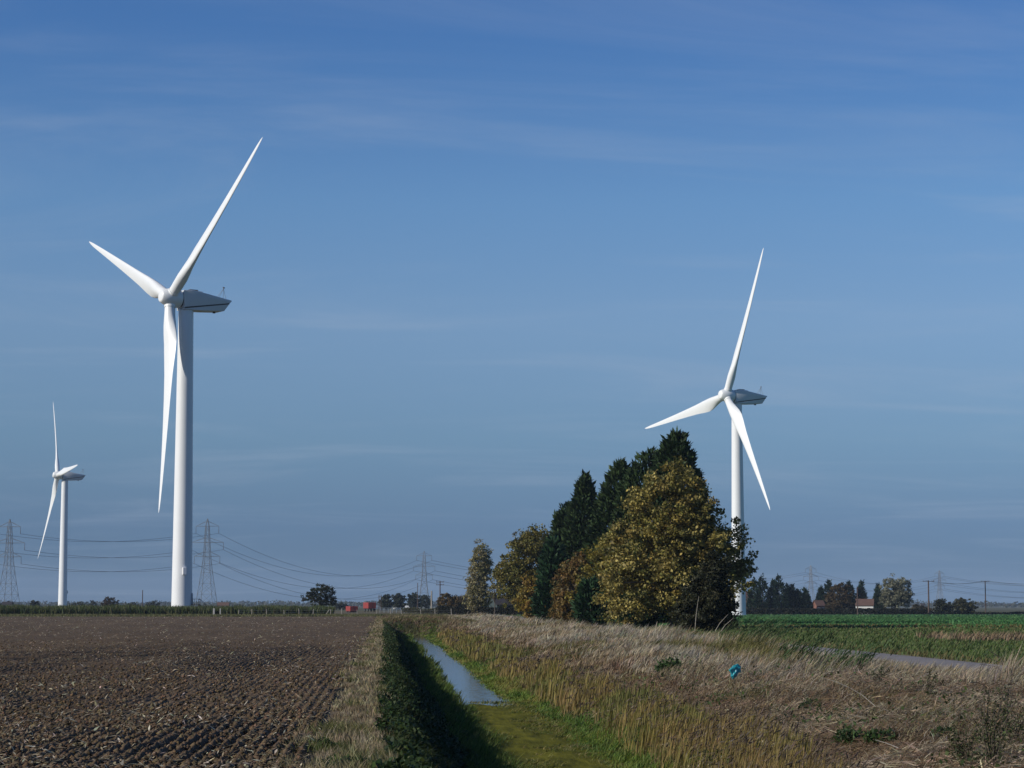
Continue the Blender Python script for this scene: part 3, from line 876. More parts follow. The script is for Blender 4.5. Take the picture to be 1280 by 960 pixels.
# post and wire fence along the field end
xa, ya = at(300, 408); xb, yb = at(562, 408)
t = empty('wire_fence', (xa, ya, 0), 'old post and wire fence along the far field edge', 'fence')
npst = 15
FP = []
for k in range(npst):
    u = k / (npst - 1); px_ = (xb - xa) * u + random.uniform(-.6, .6); py_ = (yb - ya) * u; hh = 1.05 + random.uniform(-.15, .2)
    FP.append((px_, py_)); tl = random.uniform(-.12, .12)
    MB().tube([(px_, py_, -.2), (px_ + tl, py_, hh)], .075, 6).build('post', M['oldwood'], t)
for hz in (.4, .8):
    MB().tube([(a, b_, hz) for a, b_ in FP], .012, 4).build('wire', M['steel'], t)
for px, lab in ((267.5, 'broad pale marker post below tallest turbine'), (275.5, 'thin pale marker post just right of the broad one')):
    x, y = at(px, 400)
    o = MB().box((0, 0, .55), (.32 if px < 270 else .2, .2, 1.3)).build('marker_post', M['concrete'], bevel=.03, loc=(x, y, 0))
    tag(o, lab, 'post')
bx_, by_ = at(344, 402)
o = MB().tube([(-.35, 0, -.1), (.4, 0, 1.0)], .07, 6).build('leaning_stake', M['oldwood'], loc=(at(409, 402)[0], at(409, 402)[1], 0))
tag(o, 'pale leaning stake in front of the spreading dark tree', 'stake')

# ------------------------------------------------------------------ trees of the main row
YEL = [(.31, .245, .06), (.25, .205, .05), (.14, .135, .03), (.22, .15, .035), (.06, .065, .017), (.40, .33, .11), (.075, .08, .02)]
CON = [(.021, .042, .014), (.030, .056, .018), (.014, .029, .010), (.042, .068, .022)]
def row(px, D): return at(px, D)
x, y = row(843, 170)
tree('yellow_tree', 'big broad-leaved tree with mottled yellow and olive autumn leaves', x, y, 12.2,
     [(-.3, 0, 9.0, 3.3, 3.4, 3.0), (-2.3, 0, 6.0, 3.2, 3.4, 3.0), (1.6, 0, 6.6, 3.3, 3.4, 3.2), (3.4, .5, 5.2, 2.7, 2.8, 2.6), (-3.0, -.5, 3.0, 2.8, 3.0, 2.6), (.5, -.6, 3.4, 3.6, 3.4, 2.9), (3.6, .3, 3.4, 2.2, 2.4, 1.8), (.4, 0, 11.0, 1.6, 1.8, 1.2)],
     950, 58, .60, .225, YEL, .34, nlimb=22, shell=.6, jit=.3)
x, y = row(884, 147)
tree('yew_shrub', 'dark dense evergreen shrub at the near end of the tree row', x, y, 5.4,
     [(0, 0, 1.9, 1.55, 1.5, 1.9), (.5, 0, 3.3, 1.1, 1.2, 1.5), (-.9, 0, 1.2, 1.3, 1.3, 1.3), (.9, 0, 1.2, 1.1, 1.1, 1.4), (.3, 0, 4.3, .6, .6, .9)], 520, 60, .34, .15,
     [(.020, .024, .010), (.030, .032, .012), (.014, .018, .008), (.045, .040, .016)], .14, nlimb=20, shell=.35, cat='shrub', leafmat='conifer')
for px, D, H, R, nn, ln, tp, lab in (
        (840, 205, 17.9, 4.3, 2300, .5, .60, 'tallest dark green windswept conifer behind the yellow tree'),
        (800, 212, 16.6, 4.2, 2000, 1.1, .55, 'dark conifer leaning into the tallest one, left of the yellow tree'),
        (768, 225, 16.4, 3.9, 1700, .6, .62, 'dark conifer rising just left of the leaning conifer'),
        (728, 248, 16.4, 3.9, 1700, .3, .80, 'pointed dark conifer with a narrow spike top'),
        (704, 262, 13.8, 3.2, 1300, .4, .62, 'lower dark conifer at the left shoulder of the evergreens')):
    x, y = row(px, D)
    conifer('cypress', lab, x, y, H, R, nn, CON, lean=(ln, 0), spray=.62, per=15, tip=tp)
BRN = [(.17, .09, .03), (.12, .085, .025), (.085, .07, .025), (.19, .13, .03)]
x, y = row(757, 205)
tree('sycamore', 'yellow-green leafy tree left of the big yellow tree', x, y, 8.6,
     [(0, 0, 3.6, 2.2, 2.3, 3.0), (.7, 0, 6.0, 1.7, 1.8, 2.0), (-1.0, 0, 2.4, 1.8, 1.8, 2.0), (1.5, -.5, 2.4, 1.8, 1.8, 2.0)], 360, 34, .52, .27,
     [(.20, .16, .025), (.14, .13, .022), (.09, .09, .018), (.24, .18, .03)], .2)
x, y = row(716, 218)
tree('brown_bush', 'brown and rust leaved bushy tree below the dark conifers', x, y, 6.8,
     [(0, 0, 3.0, 1.9, 2.0, 2.7), (.6, 0, 5.0, 1.3, 1.4, 1.6), (-.6, 0, 1.6, 1.6, 1.6, 1.5)], 250, 32, .5, .25, BRN, .16)
x, y = row(738, 190)
conifer('young_cypress', 'short bright green conifer in front of the yellow-green tree', x, y, 4.0, 1.1, 200, [(.024, .058, .022), (.018, .045, .018)], spray=.6, per=12, cat='conifer')
x, y = row(797, 178)
conifer('young_cypress', 'short dark conifer tucked under the big yellow tree', x, y, 4.6, 1.3, 240, [(.020, .048, .020), (.016, .038, .016)], spray=.6, per=12)
x, y = row(692, 232)
conifer('young_cypress', 'mid-height green conifer at the left of brown bushy tree', x, y, 8.6, 1.6, 420, [(.022, .056, .022), (.018, .045, .018)], spray=.75, per=12)
x, y = row(657, 318)
tree('ash_tree', 'olive-yellow rounded tree at the far end of the row', x, y, 13.6,
     [(.3, 0, 8.6, 3.2, 3.3, 3.6), (2.0, 0, 10.4, 2.6, 2.6, 2.6), (-1.4, 0, 5.2, 2.6, 3, 3.2), (1.2, 0, 3.6, 3.3, 3, 3.3), (-3.0, 0, 6.4, 1.7, 1.6, 1.5)], 800, 34, .7, .32,
     [(.14, .125, .025), (.11, .11, .022), (.17, .13, .03), (.075, .08, .018)], .26)
x, y = row(668, 262)
tree('golden_bush', 'golden leaved bush at the foot of the olive-yellow tree', x, y, 6.0,
     [(0, 0, 2.6, 2.0, 2.0, 2.5), (1.2, 0, 3.8, 1.6, 1.6, 1.9)], 210, 32, .5, .27, [(.20, .15, .02), (.14, .12, .02), (.18, .10, .02)], .14, cat='shrub')
x, y = row(600, 425)
tree('poplar', 'slender columnar pale poplar with thinning leaves', x, y, 13.6,
     [(0, 0, 10.4, 2.0, 1.9, 3.0), (-.3, 0, 6.6, 2.2, 2.0, 3.0), (-.3, 0, 3.2, 2.5, 2.2, 2.8), (1.2, 0, 9.0, 1.2, 1.2, 2.2)], 640, 24, .6, .30,
     [(.22, .19, .09), (.17, .16, .06), (.13, .13, .04), (.26, .22, .12)], .24, bark='palebark', top=.92, shell=.3)
x, y = row(618, 415)
tree('bare_tree', 'thin half-bare small tree between poplar and barn', x, y, 6.6,
     [(.2, 0, 4.6, 1.5, 1.5, 1.9), (1.4, 0, 5.4, 1.1, 1.1, 1.1)], 60, 10, .5, .3, [(.15, .13, .04), (.11, .10, .04)], .12, nlimb=30)
x, y = row(561, 520)
tree('orange_bush', 'orange-brown rounded bush left of the poplar', x, y, 5.0,
     [(0, 0, 2.2, 2.6, 2.2, 2.0), (1.5, 0, 2.0, 2.2, 2, 1.8), (-.8, 0, 3.4, 1.3, 1.2, 1.1)], 240, 26, .5, .34, [(.13, .08, .03), (.10, .075, .03), (.08, .065, .025)], .16, cat='shrub')
x, y = row(583, 540)
tree('brown_tree', 'dull brown low tree touching the poplar', x, y, 4.6, [(0, 0, 2.0, 2.0, 2, 1.9), (-.6, 0, 3.3, 1.0, 1, 1.0)], 120, 22, .5, .34, [(.09, .07, .035), (.07, .06, .03)], .14)

# trees standing alone on the left and far middle
x, y = row(400, 455)
tree('spreading_tree', 'dark spreading tree with reddish upper leaves behind maize strip', x, y, 6.1,
     [(.2, 0, 4.0, 2.6, 2.6, 1.6), (-2.4, 0, 3.6, 1.4, 1.5, 1.1), (2.2, 0, 3.2, 1.4, 1.5, 1.5), (0, 0, 2.2, 2.2, 2.2, 1.5), (.4, 0, 5.1, 2.0, 2, .8)], 190, 34, .42, .26,
     [(.022, .034, .014), (.018, .028, .012), (.05, .035, .018), (.028, .04, .015)], .3, top=.6)
x, y = row(136, 700)
tree('russet_tree', 'small dull russet tree between the two left turbines', x, y, 4.6,
     [(0, 0, 2.6, 1.9, 1.9, 1.8), (1.5, 0, 1.9, 1.6, 1.5, 1.4), (-1.0, 0, 2.0, 1.4, 1.3, 1.3)], 90, 24, .5, .36, [(.05, .035, .022), (.04, .035, .02), (.07, .04, .025)], .18)
for px, D, H, w, lab in ((482, 800, 5.4, 2.3, 'dark round-topped tree next to the short double pole'), (498.5, 820, 6.2, 2.6, 'round-topped tree with white van at its foot'), (517, 900, 7.0, 2.6, 'broad dark tree in front of the ditch end pylon'), (531, 960, 6.4, 3.0, 'dark tree merging under the ditch end pylon legs')):
    x, y = row(px, D)
    tree('round_tree', lab, x, y, H, [(0, 0, H * .58, w, w, H * .40), (0, 0, H * .36, w * 1.0, w, H * .32), (0, 0, H * .8, w * .55, w * .5, H * .2)], 150, 24, .6, .5,
         [(.030, .040, .022), (.024, .034, .018), (.04, .046, .024)], .2, shell=.4)
for px, D, H, w, lab in ((44, 1000, 4.2, 2.5, 'small dull bush between pylon and the small distant turbine'), (100, 1150, 3.6, 4, 'low wide bush at the foot of the small distant turbine'), (115, 1180, 4.2, 2, 'narrow bush left of the russet tree'), (192, 1050, 3.4, 3, 'low bush just left of the tallest turbine base'), (165, 1150, 3.2, 4, 'low wide bush by the lone dark pole'), (425, 900, 2.8, 3.4, 'low dull bush beside the low red trailer'), (10, 1000, 3.4, 3, 'low bush hiding the foot of the tiny pale house')):
    x, y = row(px, D)
    tree('field_bush', lab, x, y, H, [(0, 0, H * .5, w, w, H * .5)], 60, 18, .6, .6, [(.030, .036, .022), (.04, .04, .025)], .14, group='horizon bushes behind the maize', cat='bush')

# right-hand farm trees
CON2 = [(.014, .030, .016), (.018, .036, .018), (.011, .024, .013)]
for px, D, H, R, lab in ((943, 705, 11.0, 2.6, 'dark conifer nearest the right turbine base'), (953, 700, 12.2, 3.2, 'dark conifer with twin behind the hedge right of turbine'), (974, 700, 11.8, 3.4, 'broad dark conifer, right twin of the farm pair'),
                    (967, 708, 10.6, 2.4, 'dark conifer filling the gap in the farm pair'), (984, 712, 9.0, 2.0, 'dark conifer on the right flank of the farm pair'),
                    (990, 702, 9.0, 1.7, 'small narrow conifer left of the short farm row'), (998, 702, 7.6, 1.5, 'small narrow conifer, middle of the short farm row'), (1007, 702, 8.2, 1.8, 'small narrow conifer, right end of the short farm row'),
                    (1027, 725, 8.6, 2.4, 'dark conifer on the left of the brown farm tree'), (1036, 725, 10.4, 2.8, 'dark conifer behind the brown farm tree'), (1062, 728, 10.6, 2.6, 'dark conifer on the right behind brown farm tree'), (1077, 730, 10.4, 2.0, 'dark conifer rising behind the white cottage'), (1098, 722, 9.2, 2.0, 'dark conifer left of the pale willow')):
    x, y = row(px, D)
    conifer('farm_conifer', lab, x, y, H * 1.03, R, 300, CON2, spray=.85, per=10, tip=.85, nbranch=6, top=.8)
x, y = row(1050, 690)
tree('brown_tree', 'rust-brown leafy tree left of the white cottage', x, y, 9.6, [(0, 0, 5.4, 3.6, 3.4, 3.8), (-2.2, 0, 3.6, 2.6, 2.6, 3.0), (2.2, 0, 3.4, 2.4, 2.4, 2.9), (.6, 0, 8.0, 1.8, 1.8, 1.6)], 330, 24, .7, .5, [(.075, .052, .022), (.058, .045, .02), (.09, .058, .024)], .25)
x, y = row(1118, 700)
tree('willow', 'pale silvery willow right of the cottage', x, y, 12.2, [(-1.0, 0, 8.0, 3.2, 3, 3.2), (2.6, 0, 8.0, 3.0, 3, 3.6), (0, 0, 5.0, 4.2, 4, 2.8), (3.4, 0, 4.4, 2.4, 2.4, 2.2), (-3.0, 0, 4.4, 1.8, 1.8, 2.4)], 460, 26, .75, .45,
     [(.18, .18, .12), (.22, .215, .145), (.12, .125, .075)], .42, nlimb=24, shell=.5, stems=3)
for px, D, H, w, pal, lab in ((1178, 700, 4.9, 2.9, [(.035, .042, .02), (.028, .034, .016)], 'dark rounded bush right of the T-topped pole'), (1203, 700, 5.4, 3.4, [(.05, .05, .018), (.04, .045, .018), (.06, .055, .02)], 'olive rounded bush, larger of two by the T-topped pole'), (1150, 695, 2.9, 3.0, [(.05, .045, .025), (.06, .05, .03)], 'low scrubby bush left of the T-topped pole')):
    x, y = row(px, D)
    tree('hedgerow_bush', lab, x, y, H, [(0, 0, H * .45, w, w, H * .45), (w * .5, 0, H * .4, w * .8, w * .8, H * .38), (-w * .2, 0, H * .72, w * .6, w * .6, H * .25)], 170, 22, .6, .5, pal, .15, cat='bush', shell=.35)
hedge('clipped_hedge', 'long dark clipped hedge along the far side of green crop', at(928, 688), at(1158, 688), 1.85, 2.0, 16000, .42, [(.016, .020, .010), (.022, .024, .012), (.028, .026, .014)], gapn=.05)
hedge('field_hedge', 'low dark hedge line beyond the lone pole', at(1158, 705), at(1420, 712), .75, 1.5, 5000, .4, [(.018, .024, .011), (.026, .028, .014)], gapn=.25)
hedge('garden_hedge', 'low black-green hedge in front of barn and poplar', at(548, 436), at(668, 410), 1.45, 1.2, 10000, .24, [(.010, .013, .007), (.016, .016, .009)], gapn=.1)
hedge('scrub_hedge', 'scrubby hedge past the end of the ditch', at(505, 500), at(560, 470), 1.0, 2.0, 2500, .3, [(.06, .055, .03), (.04, .045, .02)], gapn=.5)

# far wooded skyline, one mass
n = 26000
ang_px = RNG.uniform(-250, 1530, n); Dv = RNG.uniform(2600, 5200, n)
lat = Dv * (ang_px - 640) / FPX
X = Dv * math.sin(YAW) + lat * math.cos(YAW); Y = Dv * math.cos(YAW) - lat * math.sin(YAW)
hh = (3.2 + 8.0 * np.clip(fbm(ang_px * .035, np.floor(Dv / 500) * 7.3, 4) * 1.8 - .55, 0, 1)) * (Dv / 3600)
P = np.stack([X, Y, RNG.random(n) ** .8 * hh], -1)
s = 3.4 * (.6 + .8 * RNG.random(n)) * Dv / 3800
fw = card_obj('far_woods', cards(P, unit(n), unit(n), s, s * .9), palette(n, [(.035, .042, .026), (.05, .048, .03), (.04, .05, .03)]), M['leaf'])
tag(fw, 'low far-off woods along the flat horizon', 'woods', kind='stuff')

# ------------------------------------------------------------------ maize strip behind the field
n = 26000
u = RNG.random(n); px_ = -60 + 478 * u; Dv = 415 + 22 * RNG.random(n)
lat = Dv * (px_ - 640) / FPX
X = Dv * math.sin(YAW) + lat * math.cos(YAW); Y = Dv * math.cos(YAW) - lat * math.sin(YAW)
hh = (1.35 + 1.0 * fbm(px_ * .09, Dv * .1, 3)) * (.7 + .4 * RNG.random(n))
o = blades('maize_strip', np.stack([X, Y, terrain(X, Y)], -1), hh, .16 + .12 * RNG.random(n), RNG.random(n) * 6.3, .15 + .35 * RNG.random(n), palette(n, [(.035, .055, .018), (.05, .06, .02), (.07, .065, .03)]), palette(n, [(.05, .08, .022), (.07, .09, .028), (.095, .095, .04)]))
tag(o, 'strip of standing green maize behind the tilled field', 'maize', kind='stuff')
# grass headland between field and maize
n = 16000
px_ = RNG.uniform(-60, 560, n); Dv = 342 + 72 * RNG.random(n)
lat = Dv * (px_ - 640) / FPX
X = Dv * math.sin(YAW) + lat * math.cos(YAW); Y = Dv * math.cos(YAW) - lat * math.sin(YAW)
o = blades('headland_grass', np.stack([X, Y, terrain(X, Y) - .02], -1), .12 + .25 * RNG.random(n), np.full(n, .15), RNG.random(n) * 6.3, .3 * RNG.random(n), palette(n, [(.06, .075, .025), (.11, .10, .045), (.08, .08, .03)]), palette(n, [(.08, .10, .03), (.15, .13, .06), (.10, .10, .04)]))
tag(o, 'grassy headland strip at the far end of tilled field', 'grass', kind='stuff')

# ------------------------------------------------------------------ field litter: clods and straw
n = 30000
Y = ysamp(n, 19, 110, 1.5); X = -.9 - RNG.random(n) * (.20 * Y + 1.0)
s = .012 + .038 * RNG.random(n) ** 2.6
octa = np.array([(1, 0, 0), (0, 1, 0), (-1, 0, 0), (0, -1, 0), (0, 0, .8), (0, 0, -.8)])
V = octa[None] * s[:, None, None] * (.6 + .8 * RNG.random((n, 6, 1)))
an = RNG.random(n) * 6.3
Vx = V[..., 0] * np.cos(an)[:, None] - V[..., 1] * np.sin(an)[:, None]; Vy = V[..., 0] * np.sin(an)[:, None] + V[..., 1] * np.cos(an)[:, None]
zf = .035 + .02 * np.sin(2 * math.pi * X / .16)
V = np.stack([Vx + X[:, None], Vy + Y[:, None], V[..., 2] + zf[:, None] + .3 * s[:, None]], -1)
Tr = np.array([(0, 1, 4), (1, 2, 4), (2, 3, 4), (3, 0, 4), (1, 0, 5), (2, 1, 5), (3, 2, 5), (0, 3, 5)])
T = (np.arange(n) * 6)[:, None, None] + Tr[None]
o = link('soil_clods', make_mesh('soil_clods', V.reshape(-1, 3), tris=T.reshape(-1, 3), colors=np.repeat(palette(n, [c_soil, c_soil * 1.25, c_soil * .8]), 6, 0)), M['soil'])
tag(o, 'loose crumbling soil clods strewn on the tilled field', 'soil', kind='stuff')
n = 44000
Y = ysamp(n, 19, 340, 1.4); X = -.8 - RNG.random(n) * (.20 * Y + 1.0)
keep = fbm(X * .5, Y * .15, 3) + .5 * RNG.random(n) > .62
X, Y = X[keep], Y[keep]; n = len(X)
an = RNG.random(n) * 6.3
D_ = np.stack([np.cos(an), np.sin(an), .35 * RNG.normal(size=n)], -1)
ln = (.03 + .16 * RNG.random(n) ** 2.2) * np.clip(.75 + Y / 140, 1, 2.2)
wd = np.maximum(.010 + .028 * RNG.random(n) ** 2, Y * .00026)
P = np.stack([X, Y, .075 + .02 * RNG.random(n)], -1)
o = card_obj('straw_pieces', cards(P, D_, unit(n) * .5 + np.array([0, 0, 1]), ln, wd), palette(n, [(.34, .28, .18), (.24, .19, .12), (.50, .45, .34), (.18, .14, .09), (.16, .12, .07)], .2), M['blade'])
tag(o, 'pale bits of straw stubble lying on the brown soil', 'straw', kind='stuff')

# ------------------------------------------------------------------ grasses of ditch and banks
def scatter(n, x0, x1, a, b, p=1.5):
    Y = ysamp(n, a, b, p); X = x0 + (x1 - x0) * RNG.random(n)
    return X, Y
def root(X, Y, dz=0.0): return np.stack([X, Y, terrain(X, Y) + dz], -1)
MINW = .00042
def wid(w, Y): return np.maximum(w, Y * MINW)

def tufts(name, label, X, Y, per, spread, H, w, az, lean, c0, c1, cat='grass', S=2, jaz=.5, dz=0.0, zmin=None):
    """tussocks: blades sharing height, bend and colour, fanning from one crown"""
    i = np.repeat(np.arange(len(X)), per); n = len(i)
    ox, oy = RNG.normal(size=n), RNG.normal(size=n)
    sp = spread * np.clip(Y[i] / 60, 1, 2.5)
    x = X[i] + ox * sp; y = Y[i] + oy * sp
    P = root(x, y, dz)
    if zmin is not None: P[:, 2] = np.maximum(P[:, 2], zmin)
    a = az[i] + jaz * RNG.normal(size=n)
    j = (1 + .16 * RNG.normal(size=(n, 1)))
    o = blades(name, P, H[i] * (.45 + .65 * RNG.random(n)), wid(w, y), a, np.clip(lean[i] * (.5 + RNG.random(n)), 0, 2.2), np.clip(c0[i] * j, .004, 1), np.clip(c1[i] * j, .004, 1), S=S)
    return tag(o, label, cat, kind='stuff')
def choose(v, edges, pals):
    """colour per tussock from patch value v: palette k where v < edges[k]"""
    k = np.searchsorted(np.array(edges), v + .05 * RNG.normal(size=len(v)))
    out = np.zeros((len(v), 3))
    for q, p_ in enumerate(pals):
        m_ = k == q
        if m_.any(): out[m_] = palette(int(m_.sum()), p_, .15)
    return out

# field margin: short bleached grass, ragged on both sides
n = 9000
X, Y = scatter(n, -1.2, .22, 19, 345, 1.5)
lo = -.84 + .42 * (fbm(Y * .8, Y * 0 + 2, 3) - .5) * 2; hi = .05 + .30 * (fbm(Y * .7, Y * 0 + 9, 3) - .5) * 2
k = ((X > lo) & (X < hi)) | ((RNG.random(n) < .10) & (X < hi)); X, Y = X[k], Y[k]
pv = fbm(X * 1.6, Y * .6, 3)
BL = [(.33, .27, .165), (.38, .315, .205), (.27, .215, .125)]
c1 = choose(pv, (.36, .60, .70), ([(.20, .15, .085), (.16, .12, .07)], BL, [(.24, .22, .10), (.18, .17, .07)], [(.09, .105, .032), (.12, .125, .04)]))
n = len(X)
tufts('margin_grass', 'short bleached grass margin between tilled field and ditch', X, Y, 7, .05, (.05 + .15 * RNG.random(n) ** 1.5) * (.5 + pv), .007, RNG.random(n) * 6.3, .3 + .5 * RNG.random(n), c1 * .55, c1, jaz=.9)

# low green weeds along the margin
def weed(px, D, label, r, h, n, leaf, pal, x=None, y=None, cat='weed', up=.6, name='weed_clump', stalk=0):
    if x is None: x, y = at(px, D)
    t = empty(name, (x, y, tz(x, y)), label, cat)
    P = unit(n) * (RNG.random(n) ** .45)[:, None] * np.array([r, r, h]); P[:, 2] = np.abs(P[:, 2]) + .01
    V = cards(P, unit(n) + np.array([0, 0, up]), unit(n) + np.array([0, 0, 1.0]), leaf * (.6 + .8 * RNG.random(n)), leaf * .5 * (.6 + .8 * RNG.random(n)))
    card_obj('leaves', V, palette(n, pal), M['leaf'], t)
    b = MB()
    for k in range(max(3, stalk)):
        a = random.random() * 6.3; q = random.random() * r * .7
        b.tube([(0, 0, -.03), (q * math.cos(a), q * math.sin(a), h * random.uniform(.6, 1.1))], [.008, .004], 4)
    b.build('stems', M['bark'], t)
    return t
GRN = [(.035, .065, .018), (.05, .085, .024), (.028, .05, .016)]
weed(405, 27, 'small dark green weed clump in the bleached margin', .22, .12, 160, .07, GRN, x=-.72, y=27.2)
weed(0, 0, 'green weed patch at the ditch lip near the bleached margin', .45, .12, 260, .07, GRN, x=-.42, y=23.9)

# left bank: nettles and rank grass in its own shade
n = 60000
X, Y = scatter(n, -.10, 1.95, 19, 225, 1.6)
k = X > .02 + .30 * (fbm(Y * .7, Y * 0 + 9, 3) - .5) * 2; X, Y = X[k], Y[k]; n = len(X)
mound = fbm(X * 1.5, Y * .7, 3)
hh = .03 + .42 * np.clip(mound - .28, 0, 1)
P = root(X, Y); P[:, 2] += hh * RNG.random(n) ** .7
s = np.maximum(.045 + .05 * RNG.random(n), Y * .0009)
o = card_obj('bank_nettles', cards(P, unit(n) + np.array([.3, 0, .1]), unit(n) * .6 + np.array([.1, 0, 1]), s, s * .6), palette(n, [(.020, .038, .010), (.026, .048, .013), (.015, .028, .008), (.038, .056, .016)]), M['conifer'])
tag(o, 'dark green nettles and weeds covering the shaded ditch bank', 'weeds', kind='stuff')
n = 2600
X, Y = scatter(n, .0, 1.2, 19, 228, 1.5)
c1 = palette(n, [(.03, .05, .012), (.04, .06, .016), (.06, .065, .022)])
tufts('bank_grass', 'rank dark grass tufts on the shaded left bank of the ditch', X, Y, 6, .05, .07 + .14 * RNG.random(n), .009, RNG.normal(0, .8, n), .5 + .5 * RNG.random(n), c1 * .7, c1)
n = 4200
X, Y = scatter(n, 1.45, 2.75, 19, 228, 1.5)
k = X < 2.38 + .4 * (fbm(Y * .35, Y * 0 + 4, 3) - .5) * 2; X, Y = X[k], Y[k]; n = len(X)
c1 = palette(n, [(.06, .11, .018), (.09, .14, .024), (.12, .15, .034)])
tufts('foot_grass', 'lush green grass fringe at the foot of the shaded bank', X, Y, 8, .06, .16 + .28 * RNG.random(n) ** 1.4, .010, RNG.normal(0, .6, n), .3 + .5 * RNG.random(n), c1 * .5, c1, zmin=WATER - .02)

# wet green grass along the right foot of the ditch
n = 10000
X, Y = scatter(n, 2.9, 5.6, 36, 230, 1.45)
k = (X > 3.2 + .4 * (fbm(Y * .35, Y * 0, 3) - .5) * 2); X, Y = X[k], Y[k]; n = len(X)
pv = fbm(X * .9, Y * .25, 3)
c1 = choose(pv, (.40, .58), ([(.16, .165, .035), (.19, .175, .045)], [(.11, .165, .024), (.14, .185, .03)], [(.07, .13, .022), (.09, .15, .025)]))
tufts('ditch_grass', 'bright green wet grass on the right foot of the ditch', X, Y, 7, .07, .06 + .22 * RNG.random(n) * sstep(3.0, 5, X), .010, RNG.normal(0, 1.1, n), .4 + .6 * RNG.random(n), c1 * .7, c1)
n = 5200
X, Y = scatter(n, 1.9, 5.6, 24, 68, 1.4)
k = fbm(X * 1.1, Y * .5, 3) + .16 * (X - 3.8) > .42; X, Y = X[k], Y[k]; n = len(X)
c1 = palette(n, [(.09, .105, .018), (.15, .14, .03), (.06, .085, .015), (.20, .18, .07)])
tufts('floating_grass', 'floating sweet-grass lying across the green algae', X, Y, 7, .07, .05 + .13 * RNG.random(n), .009, RNG.normal(.4, .9, n), 1.0 + .8 * RNG.random(n), c1 * .8, c1, zmin=WATER + .04)

# reeds in broken stands, straw below, green-yellow above
n = 9000
X, Y = scatter(n, 4.7, 6.6, 24, 200, 1.4)
pv = fbm(X * .25, Y * .075 + 3, 3)
k = pv + .15 * (1 - np.abs(X - 5.6) / .9) + .07 * RNG.normal(size=n) > .575; X, Y, pv = X[k], Y[k], pv[k]; n = len(X)
hq = fbm(X * .9 + 2, Y * .33 + 60, 3)
hh = (.30 + .5 * RNG.random(n)) * (.20 + 1.5 * np.clip(hq - .12, 0, 1)) * (1 - .35 * sstep(5.6, 6.6, X))
tone = fbm(X * .5 + 11, Y * .2, 3)
c1 = choose(tone, (.42, .6), ([(.24, .18, .06), (.20, .14, .045)], [(.17, .15, .03), (.20, .165, .035)], [(.09, .11, .022), (.12, .13, .028)]))
c0 = .6 * palette(n, [(.25, .185, .085), (.29, .215, .11), (.19, .145, .065)]) + .25 * c1
tufts('reed_bed', 'yellowing reeds standing along the right side of the ditch', X, Y, 5, .06, hh, .012, RNG.normal(-.1, .5, n), .08 + .22 * RNG.random(n), c0, c1, 'reeds', S=3, jaz=.7)
kk = (RNG.random(n) < .45) & (tone < .5)
Xp, Yp, hp_ = X[kk], Y[kk], hh[kk]; m_ = len(Xp)
P = root(Xp, Yp); P[:, 2] += hp_ * .98; P[:, 0] += .1
V = cards(np.repeat(P, 3, 0) + .03 * RNG.normal(size=(m_ * 3, 3)), np.array([.6, 0, .7]) + .4 * RNG.normal(size=(m_ * 3, 3)), unit(m_ * 3), np.repeat(.10 + .08 * RNG.random(m_), 3), np.maximum(.02, np.repeat(Yp, 3) * .0005))
o = card_obj('reed_plumes', V, palette(m_ * 3, [(.10, .075, .055), (.13, .10, .07), (.08, .06, .045)]), M['blade'])
tag(o, 'purplish brown drooping reed plumes', 'reeds', kind='stuff')

# rough growth where the ditch ends
n = 2600
X = RNG.uniform(0, 9, n); Y = RNG.uniform(222, 342, n)
pg = fbm(X * .3 + 70, Y * .06, 3)
c1 = choose(pg, (.42, .58), ([(.13, .095, .055), (.17, .125, .07)], [(.09, .10, .03), (.12, .115, .04)], [(.24, .19, .11), (.19, .15, .08)]))
tufts('ditch_end_grass', 'rough brown and green growth closing the far ditch end', X, Y, 7, .08, .15 + .4 * RNG.random(n), .008, RNG.normal(-.2, .8, n), .3 + .5 * RNG.random(n), c1 * .6, c1)

# middle slope: mixed tan and olive tussocks
TAN = [(.29, .225, .13), (.24, .18, .10), (.34, .275, .175)]; RUST = [(.19, .13, .07), (.15, .105, .06), (.22, .15, .085)]
OLV = [(.14, .135, .04), (.11, .115, .034), (.17, .15, .055)]; DKG = [(.06, .085, .022), (.08, .10, .028), (.05, .07, .02)]
n = 13000
X, Y = scatter(n, 4.7, 9.8, 21, 260, 1.45)
pv = fbm(X * .45, Y * .16 + 8, 3); pg = fbm(X * .5 + 20, Y * .2, 4)
near = 1 - sstep(38, 70, Y)
hh = (.10 + .30 * RNG.random(n) ** 1.3) * (.45 + .9 * pv) * (1 - .35 * near)
c1 = choose(pg, (.36, .50, .60, .68), (RUST, TAN, RUST, OLV, DKG))
tufts('slope_grass', 'tangled tan and olive grass on the right ditch slope', X, Y, 6, .07, hh, .008, RNG.normal(-.2, .8, n), .4 + .7 * RNG.random(n) + .4 * near, c1 * .55, c1, jaz=.7)

